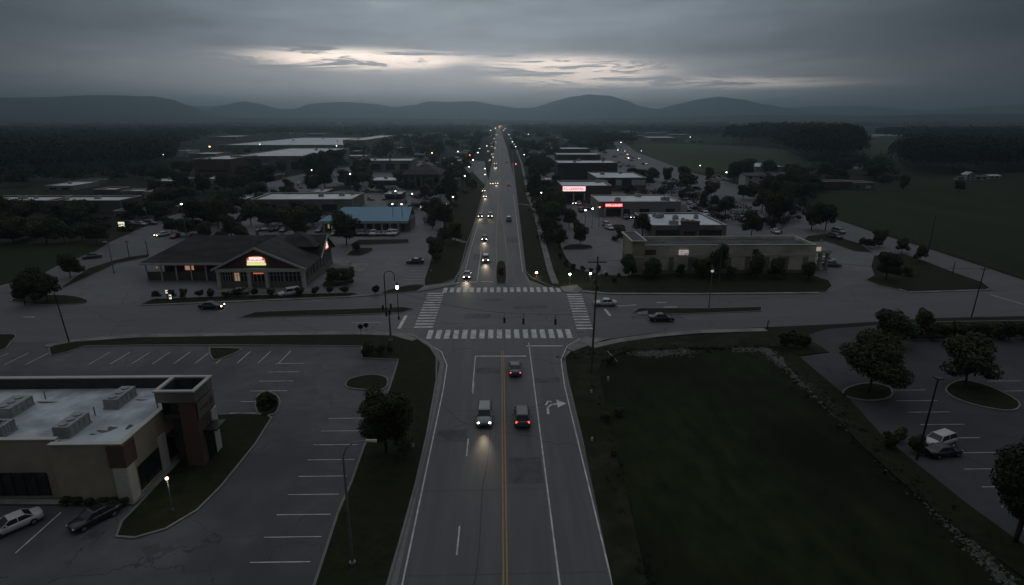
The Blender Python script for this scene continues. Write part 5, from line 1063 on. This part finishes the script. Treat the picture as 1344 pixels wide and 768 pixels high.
car(545, 346, 'sedan', 'black', -90, label='black car parked alone in the lot left of the road'); car(381, 388, 'suv', 'white', -60, label='white car parked before the gabled restaurant'); car(312, 387, 'sedan', 'grey', -80, label='grey car parked left of the restaurant door')
car(796, 297.5, 'suv', 'silver', 10, cluster='pair of pale cars in the northeast entrance'); car(800, 301, 'sedan', 'white', 10, cluster='pair of pale cars in the northeast entrance')
car(213.6, 310, 'sedan', 'white', -30, head=True, label='white car with lit headlights on the left side street'); car(121, 339, 'sedan', 'grey', -60, label='grey car at the lawn edge of the left side street')
def row(cluster, spots, rz, jit=12, heads=0):
    for (u, v) in spots: car(u+rc.uniform(-.6, .6), v+rc.uniform(-.3, .3), rc.choice(['sedan', 'suv', 'sedan', 'pickup']), rc.choice(['white', 'black', 'silver', 'grey', 'red', 'blue', 'grey', 'tan']), rz+rc.uniform(-jit, jit), cluster=cluster, head=rc.random() < heads)
row('parked row before the blue roof', [(440+i*7.2, 308.5) for i in range(12)], 0, 4)
row('cars left of the restaurant lot', [(172, 296), (181, 293), (190, 291), (197, 295), (186, 296)], 75)
row('cars at the left strip buildings', [(64, 267), (72, 266), (100, 269.5), (107, 268), (113, 266.5), (20, 277)], 30)
row('cars parked behind the restaurant', [(313, 301), (341, 303), (349, 302), (357, 303), (365, 302), (372, 304), (230, 312), (420, 304), (402, 318)], 0)
row('cars in the left middle lots', [(372, 231), (378, 229), (392, 243), (399, 241), (404, 244), (412, 245), (395, 247), (540, 256), (552, 257), (561, 258), (548, 260), (519, 254), (505, 262), (487, 263), (470, 228), (560, 262), (580, 270), (590, 275)], 20, 20, .1)
row('cars in the far left lots', [(498, 198), (503, 200), (508, 196), (512, 199), (518, 202), (504, 204), (589, 199), (594, 201), (600, 203), (566, 204), (575, 206), (560, 201), (583, 209), (597, 209)], 0, 20, .3)
row('cars before the lit sign shops', [(752, 268), (760, 269), (768, 268), (776, 275), (783, 277), (789, 275), (770, 274), (829, 286.5), (836, 287), (822, 287), (762, 278)], 0, 15, .2)
row('cars beside the side road', [(933, 233), (938, 234), (943, 233), (948, 235), (952, 237), (930, 236), (941, 237), (880, 243), (889, 242), (870, 250), (905, 247), (915, 249)], 30, 20, .1)
row('cars behind the cream store', [(905, 268), (913, 266), (909, 273), (918, 270), (928, 270), (935, 268), (921, 278), (931, 277), (903, 277), (944, 272), (975, 290), (1020, 305), (1019, 300), (900, 262), (926, 283), (1096, 313), (1100, 306), (958, 318), (1018, 306)], 0, 20)
row('traffic on the far right road', [(806, 184), (811, 189), (815, 194), (819, 199), (823, 203), (827, 206), (832, 208), (838, 209), (822, 208), (830, 212), (845, 216), (812, 197), (808, 192), (816, 203)], 20, 15, .35)
row('cars at the store canopy', [(1091, 350), (1085, 344)], 90)
for p in PROTO.values():
    pass
_del = []
def _collect(o):
    _del.append(o)
    for c in KIDS.get(o.name, []): _collect(c)
for p in PROTO.values(): _collect(p)
for o in _del: bpy.data.objects.remove(o)

# ------------------------------------------------------------------ lamps, poles, signals
def lamp(u, v, h, mat=E_cool, r=.35, look=None, cluster=None, label=None, arm=0, lit=None, name='street_lamp', thick=.09, base=None):
    r = r*.68 if r > .3 else r; x, y = P(u, v, h); t = thing(name, (x-arm, y, 0)); 
    MB().tube([(x-arm, y, 0), (x-arm, y, h-.2 if not arm else h-.9)], thick*1.3, thick*.8, 7).build('pole', M_metal, t); MB().tube([(x-arm, y, 0), (x-arm, y, .4)], thick*2.3, thick*2.1, 8).build('base', M_metal, t)
    if arm: MB().tube([(x-arm, y, h-.95), (x-arm*.8, y, h-.35), (x-arm*.4, y, h-.05), (x-abs(r)*.5*(1 if arm > 0 else -1), y, h)], thick*.6, thick*.5, 6).build('arm', M_metal, t)
    else: MB().box(x-.25, x+.25, y-.12, y+.12, h-.2+r*.2, h-.1+r*.9+.1).build('hood', M_metal, t) if mat is None else None
    if mat: MB().ball((x, y, h), r, r, r*.75, 10, 6).build('lamp_head', mat, t, smooth=True)
    else: MB().box(x-.45, x+.35, y-.16, y+.16, h-.12, h+.08).build('lamp_head', M_trim, t)
    if lit:
        L_ = bpy.data.lights.new('lamp_light', 'POINT'); L_.energy = lit; L_.shadow_soft_size = max(r, .3); L_.color = (1, .88, .70); o = bpy.data.objects.new('lamp_light', L_); C.objects.link(o); o.parent = t; o.location = (arm, 0, h-r-.35)
    if cluster: reg(t, cluster, look or 'lit lamp on a pole', u, 'street lamp', v=v)
    else: t['label'] = label; t['category'] = 'street lamp'
    return t
CL = 'lamps along the left kerb'
for (u, v, m_, r) in ((594.5, 258.6, E_cool, .4), (610, 231, E_cool, .4), (615.5, 219, E_cool, .4), (621, 210, E_farc, .4), (616.6, 203.6, E_red, .5), (627, 200.3, E_farc, .45), (629.5, 195.3, E_farc, .5), (639, 191.5, E_cool, .5), (644, 171.2, E_farc, .7), (620, 166.5, E_farc, .6), (636.5, 221.5, E_white, .35), (636.5, 229, E_white, .35), (601, 199, E_cool, .6)): lamp(u, v, 7.5, m_, r, cluster=CL, lit=60 if v > 215 and m_ is not E_red else None)
CR = 'road lamps along the right kerb'
for (u, v, m_, r) in ((655.5, 166.8, E_warm, 1.6), (650.5, 168.5, E_bright, 1.3), (657.5, 165.5, E_warm, 1.5), (663, 169.2, E_farc, .8), (668, 176.6, E_farc, .6), (670.5, 182.5, E_green, .5), (672.5, 186, E_farc, .5), (674.5, 189, E_cool, .5), (676.7, 192.5, E_farc, .45), (688, 203, E_farc, .4), (677, 215.3, E_red, .4), (710.5, 253, E_cool, .35), (702, 265, None, .35), (661, 171, E_warm, .8), (659.5, 167, E_red, .8)): lamp(u, v, 7.5, m_, r, cluster=CR)
CF = 'far lamps over left town'
for (u, v, m_, r) in ((275, 192.5, E_warm, .9), (359.5, 171, E_warm, 1.4), (405.5, 199, E_white, .8), (409, 223.3, E_cool, .4), (459.5, 228.5, E_cool, .5), (341, 189.5, E_cool, .6), (441.5, 191.5, E_farc, .5), (447, 168, E_cool, 1.0), (462, 162.6, E_cool, 1.3), (567, 200.7, E_warm, .6), (593.6, 215.6, E_white, .7), (519, 251, E_cool, .35), (541, 254.5, E_cool, .35), (238, 268, E_farc, .35), (214, 203, E_cool, .4), (517, 176, E_cool, .7), (515, 268, E_white, .25), (527, 268, E_white, .25)): lamp(u, v, 8, m_, r, cluster=CF)
CG = 'far lamps over right town'
for (u, v, m_, r) in ((693.5, 176.2, E_bright, .6), (747.5, 179, E_white, .9), (803, 178, E_warm, 1.2), (815, 187, E_farc, .6), (811, 197, E_farc, .35), (825, 207.5, E_cool, .5), (953.5, 226.3, E_bright, .4), (919, 217.3, E_white, .45), (716, 236.3, E_red, .35), (768.5, 276, E_white, .3), (778, 274, E_bright, .35), (787, 272, E_red, .35), (1031, 233.5, E_cool, .35), (842, 198, E_cool, .4), (906, 180, E_cool, .8)): lamp(u, v, 6, m_, r, cluster=CG)
lamp(704.3, 358, 1.2, E_head, .25, label='low lit lamp on the grass beside the right pavement', lit=25, thick=.05)
lamp(748, 360, 2.4, E_head, .24, cluster='lit posts on the northeast verge', lit=25, thick=.05); lamp(775, 359, 2.4, E_head, .22, cluster='lit posts on the northeast verge', lit=25, thick=.05)
lamp(219, 628, 3.4, E_head, .13, label='short lit lamp post on the grass by the cream shop', lit=30, thick=.05, name='post_lamp')
lamp(240.5, 282, 8, None, label='unlit pole lamp behind the restaurant lot')
lamp(138, 331.5-14, 7, None, label='unlit pole lamp beside the left side street', arm=-.6)
lamp(935, 356, 7.2, emat('globe_dim', (1, .93, .8), .35), .40, label='pale globe lamp before the cream store trees', name='globe_lamp')
# big near lamp with curved arm
x, y = P(463, 742); t = thing('street_lamp', (x, y, 0), 'tall unlit lamp with curved arm on the lower left verge', 'street lamp'); h = HT(463, 742, 600)
ex, ey = P(487, 578, h+1.2)
MB().tube([(x, y, 0), (x, y, h)], .13, .075, 10).build('pole', M_metal, t); MB().tube([(x, y, 0), (x, y, .35)], .26, .24, 10).build('base', M_metal, t)
ex = min(ex, x+2.6); MB().tube([(x, y, h), (x+.25, y+.1, h+.7), (x+.9, y+.1, h+1.15), (ex-.1, y+.1, h+1.25)], .06, .045, 8).build('arm', M_metal, t)
MB().tube([(ex-.35, y+.1, h+1.24), (ex+.1, y+.1, h+1.22), (ex+.42, y+.1, h+1.2)], .11, .14, 8).build('lamp_head', M_trim, t)
# right-hand lamp posts and poles without light
for (ub, vb, vt, lb, nm) in ((1203, 604, 497, 'thin dark lamp post beside the parked white estate car', 'lamp_post'), (1275, 416, 350, 'dark utility pole on the right cross street verge', 'utility_pole'), (91, 450, 384, 'leaning dark pole on the far left island', 'utility_pole'), (170, 339, 315, 'short dark pole at the left side street island', 'utility_pole'), (194, 334, 316, 'small dark sign pole left of the restaurant', 'utility_pole'), (1250, 360, 344, 'short dark post at the side road corner', 'utility_pole'), (1007, 432, 420, 'small sign post on the basin verge', 'utility_pole'), (942, 385, 318, 'tall thin pole before the cream store', 'utility_pole'), (1219, 328, 284, 'thin pole by the dark field', 'utility_pole'), (595, 308, 264, 'slim pole on the left roadside grass', 'utility_pole'), (712, 300, 252, 'slim pole on the right roadside grass', 'utility_pole')):
    x, y = P(ub, vb); h = HT(ub, vb, vt); t = thing(nm, (x, y, 0), lb, 'pole'); ln = -.6 if ub == 91 else (.4 if ub in (1203, 1275) else 0)
    MB().tube([(x, y, 0), (x+ln, y, h)], .11, .07, 7).build('pole', M_black if ub > 1000 or ub < 200 else M_wood, t)
    if nm == 'lamp_post': MB().box(x+ln-.3, x+ln+.3, y-.35, y+.35, h, h+.12).build('lamp_head', M_black, t)
    elif h > 4.5: MB().box(x+ln-.7, x+ln+.7, y-.05, y+.05, h-.5, h-.38).build('crossarm', M_wood, t)
    else: MB().box(x+ln-.25, x+ln+.25, y-.06, y-.02, h-.5, h).build('sign_plate', M_trim, t)
# tall pole at the north-east corner of the basin
px_, py_ = P(776, 491); hp = 16.0; t = thing('utility_pole', (px_, py_, 0), 'tall wooden utility pole at the basin corner of the crossing', 'pole')
MB().tube([(px_, py_, 0), (px_+.25, py_, hp)], .16, .10, 9).build('pole', M_wood, t); MB().box(px_-1.0, px_+1.4, py_-.06, py_+.06, hp-.8, hp-.66).build('crossarm', M_wood, t)
for dx in (-.9, -.3, .8, 1.3): MB().tube([(px_+dx, py_, hp-.66), (px_+dx, py_, hp-.45)], .05).build('insulator', M_trim, t)
MB().tube([(px_+.42, py_, hp-3.2), (px_+.42, py_, hp-2.3)], .22, .22, 10).build('transformer', M_metal, t)
# signal pole with hooped arm at the south-west corner
sx_, sy_ = P(513, 448); hs = HT(513, 448, 354)*.92; t = thing('signal_pole', (sx_, sy_, 0), 'traffic signal pole with hooped top at the left near corner', 'traffic signal')
MB().tube([(sx_, sy_, 0), (sx_, sy_, 4.2)], .17, .14, 10).build('lower_pole', M_metal, t)
xu = sx_-.42; mb = MB(); mb.tube([(xu, sy_, 4.0), (xu, sy_, hs)], .09, .08, 8); R_ = .75
mb.tube([(xu+R_-R_*math.cos(a), sy_, hs+R_*.9*math.sin(a)) for a in [math.pi*i/10 for i in range(11)]]+[(xu+2*R_, sy_, hs-.8)], .07, .06, 7); mb.build('hooped_arm', M_black, t)
MB().tube([(sx_, sy_, 0), (sx_, sy_, .4)], .34, .3, 10).build('base', M_conc, t)
def signal_head(x, y, z, parent, mat=None, side=1, nm='signal_head'):
    s = MB().box(x-.14, x+.14, y-.13, y+.13, z-.42, z+.48)
    o = s.build(nm, M_black, parent)
    for k in range(3):
        zz = z+.34-k*.32; mm = mat if mat and k == 2 else M_darkw; l_ = MB().tube([(x, y-.135, zz), (x, y-.16, zz)], .10, .10, 10).build('lens', mm, None, off=tuple(parent['_o']) if parent is not None else (0, 0, 0)); l_.parent = o
        v_ = MB().tube([(x, y-.13, zz+.05), (x, y-.32, zz+.02)], .12, .11, 10, False).build('visor', M_black, None, off=tuple(parent['_o']) if parent is not None else (0, 0, 0)); v_.parent = o
    return o
for dx, dz in ((-.85, 5.4), (.35, 5.6), (-.4, 4.5), (.1, 4.7)): signal_head(sx_+dx, sy_-.1, dz, t)
MB().box(sx_-.9, sx_+.5, sy_-.03, sy_+.03, 4.95, 5.05).build('bracket', M_black, t)
# lantern post at the left crossing
lx, ly = P(523.5, 419); lh = HT(523.5, 419, 377); t = thing('lantern_post', (lx, ly, 0), 'black lantern post with glowing lamp beside the left crosswalk', 'street lamp')
MB().tube([(lx, ly, 0), (lx, ly, lh-.3)], .08, .06, 8).build('pole', M_black, t); MB().ball((lx, ly, lh), .24, .24, .36, 10, 6).build('lamp_glass', E_head, t, smooth=True); MB().tube([(lx, ly, lh+.3), (lx, ly, lh+.9)], .3, .04, 8).build('lamp_cap', M_black, t); MB().tube([(lx, ly, 0), (lx, ly, .5)], .2, .14, 8).build('base', M_black, t)
L_ = bpy.data.lights.new('lamp_light', 'POINT'); L_.energy = 40; L_.shadow_soft_size = .3; L_.color = (1, .9, .7); o = bpy.data.objects.new('lamp_light', L_); C.objects.link(o); o.parent = t; o.location = (0, -.5, lh-.1)
# span wire with signals
za = 8.2; A_ = Vector((sx_+.0, sy_, za)); B_ = Vector((px_+.1, py_, za+.3))
sag = [A_+(B_-A_)*k/16-Vector((0, 0, 1.5*math.sin(math.pi*k/16))) for k in range(17)]
tag(MB().tube(sag, .022, .022, 5).build('span_wire', M_black), 'sagging black cable strung diagonally across the near crossing', 'cable')
def hang(f, lb, mat=None):
    k = f*16; j = int(k); p = sag[j]+(sag[j+1]-sag[j])*(k-j); t = thing('traffic_signal', (p.x, p.y, p.z), lb, 'traffic signal')
    signal_head(p.x, p.y, p.z-1.05, t, mat); MB().tube([tuple(p), (p.x, p.y, p.z-.5)], .03).build('hanger', M_black, t)
def frac(u):
    lo, hi = 0, 1
    for _ in range(40):
        m_ = (lo+hi)/2; q = A_+(B_-A_)*m_
        if PJ(q.x, q.y, q.z-1.5)[0] < u: lo = m_
        else: hi = m_
    return lo
hang(frac(662), 'hanging traffic signal over the middle of the near crosswalk'); hang(frac(687), 'hanging traffic signal right of the middle over the near crosswalk'); hang(frac(729), 'hanging traffic signal nearest the tall wooden pole')
# north-east signal post
nx, ny = P(781, 398); t = thing('signal_pole', (nx, ny, 0), 'slender signal post with small heads at the right far corner', 'traffic signal'); nh = HT(781, 398, 352)
MB().tube([(nx, ny, 0), (nx, ny, nh)], .1, .08, 8).build('pole', M_metal, t); MB().tube([(nx, ny, 0), (nx, ny, .4)], .26, .22, 8).build('base', M_conc, t); signal_head(nx+.3, ny-.1, nh*.45, t); signal_head(nx-.3, ny-.1, nh*.62, t)
# overhead wires
def wire(a, b, sag_, lb):
    a, b = Vector(a), Vector(b); tag(MB().tube([a+(b-a)*k/14-Vector((0, 0, sag_*math.sin(math.pi*k/14))) for k in range(15)], .02, .02, 4).build('overhead_wire', M_black), lb, 'cable')
q = P(942, 385); hq = HT(942, 385, 318)
wire((px_-.9, py_, hp-.45), (q[0], q[1], hq-.3), 1.2, 'thin black wire from the tall wooden pole to the store pole'); q2 = P(1275, 416); wire((q[0], q[1], hq-.3), (q2[0], q2[1], HT(1275, 416, 350)-.3), 1.6, 'thin black wire from the store pole to the right utility pole')
# monument signs near the restaurant, road signs
def sign(u, vb, vt, wpx, mat, lb, nm='pylon_sign', face=.5, base_m=None, letters=5):
    x, y = P(u, vb); h = HT(u, vb, vt); s = F/fw.dot(Vector((x-CX, y, -H))); wd = wpx/s/2; t = thing(nm, (x, y, 0), lb, 'sign')
    for dx in (-wd*.6, wd*.6): MB().box(x+dx-.08, x+dx+.08, y-.08, y+.08, 0, h*(1-face)).build('post', M_metal, t)
    MB().box(x-wd-.08, x+wd+.08, y-.15, y+.15, h*(1-face), h).build('cabinet', M_black, t); po = MB().box(x-wd, x+wd, y-.2, y-.153, h*(1-face)+.08, h-.08).build('sign_face', mat, t)
    L = MB()
    for i in range(letters): a = x-wd*.85+wd*1.7*i/letters; L.box(a, a+wd*.22, y-.23, y-.203, h*(1-face*.62), h*(1-face*.36))
    lo = L.build('lettering', M_black, t)
sign(222, 393, 380, 5, E_wht, 'small lit drive-through sign with warm top, left of the restaurant front', face=.4)
sign(225, 395, 386, 3, E_wht, 'narrow glowing menu board beside the warm drive-through sign', face=.75); sign(242, 392, 383, 4, E_yg, 'square lit sign right of the glowing menu board', face=.5)
sign(161.5, 304, 291, 8, emat('sign_cream', (1, .95, .72), 1.0), 'bright cream pylon sign beside the left side street', face=.5)
sign(551, 345, 337.5, 5, M_trim, 'white sign board at the road end of the left car park')
sign(554, 276, 270, 5, E_wht, 'small bright square sign right of the blue roof'); sign(571, 275, 268, 7, M_trim, 'pale board sign among the roadside trees')
for (u, vb, vt, lb) in ((474, 440, 427, 'round dark street sign on the lower left pavement'), (481, 436, 425, 'small black sign facing the left stop line')):
    x, y = P(u, vb); h = HT(u, vb, vt); t = thing('road_sign', (x, y, 0), lb, 'sign'); MB().tube([(x, y, 0), (x, y, h)], .05).build('post', M_metal, t); MB().tube([(x, y-.06, h-.2), (x, y-.1, h-.2)], .42, .42, 12).build('sign_plate', M_black, t)
# guard rail by the basin corner
x, y = P(805, 476); t = thing('guard_rail', (x, y, 0), 'short metal guard rail at the basin corner', 'railing'); a, b = P(797, 468), P(810, 482)
MB().tube([(a[0], a[1], .8), (b[0], b[1], .8)], .07).build('rail', M_metal, t)
for k in range(4): q = (a[0]+(b[0]-a[0])*k/3, a[1]+(b[1]-a[1])*k/3); MB().tube([(q[0], q[1], 0), (q[0], q[1], .85)], .05).build('post', M_wood, t)
# long low rail fence along the field road
mb = MB(); fl = px([(1149, 304), (1219, 325), (1290, 349), (1344, 368)]); t = thing('field_fence', (fl[0][0], fl[0][1], 0), 'low dark fence along the field beside the side road', 'fence')
for a, b in zip(fl, fl[1:]):
    n_ = max(2, int(math.hypot(b[0]-a[0], b[1]-a[1])/3))
    for k in range(n_): q = (a[0]+(b[0]-a[0])*k/n_, a[1]+(b[1]-a[1])*k/n_); MB().tube([(q[0], q[1], 0), (q[0], q[1], 1.3)], .06, .06, 5).build('post', M_wood, t)
mb.tube([(x_, y_, 1.1) for x_, y_ in fl], .05); mb.tube([(x_, y_, .6) for x_, y_ in fl], .05); mb.build('rail', M_wood, t)
# pale utility boxes and marker posts on the verges
for i, (u, v) in enumerate(((663, 500), (798, 499), (776, 517), (777, 580), (542, 588), (560, 455), (611, 356), (566, 357))):
    if i == 0: continue
    x, y = P(u, v); o = MB().tube([(x, y, 0), (x, y, .45)], .14, .12, 8).build('marker_post', M_trim); MBc = MB().ball((x, y, .47), .13, .13, .08, 8, 4).build('cap', M_trim); MBc.parent = o; reg(o, 'tiny verge markers', 'stubby white marker', u, 'marker', v=v)
finalize_labels()

# ------------------------------------------------------------------ haze
hz = MB().box(-14000, 14000, -13000, 14000, -6, 350)
me = bpy.data.meshes.new('haze'); me.from_pydata(hz.v, [], hz.f); ho = bpy.data.objects.new('haze', me); C.objects.link(ho); ho['kind'] = 'stuff'; ho['label'] = 'thin blue evening haze over the valley'; ho['category'] = 'haze'
mt = bpy.data.materials.new('haze'); mt.use_nodes = True; nt = mt.node_tree; nt.nodes.clear(); pv_ = nt.nodes.new('ShaderNodeVolumePrincipled'); pv_.inputs['Density'].default_value = HAZE_D; pv_.inputs['Color'].default_value = (.62, .85, 1.0, 1); pv_.inputs['Anisotropy'].default_value = 0.74
oo = nt.nodes.new('ShaderNodeOutputMaterial'); nt.links.new(pv_.outputs[0], oo.inputs['Volume']); me.materials.append(mt)
for o in ALL_T:
    try:
        if '_o' in o: del o['_o']
    except ReferenceError: pass
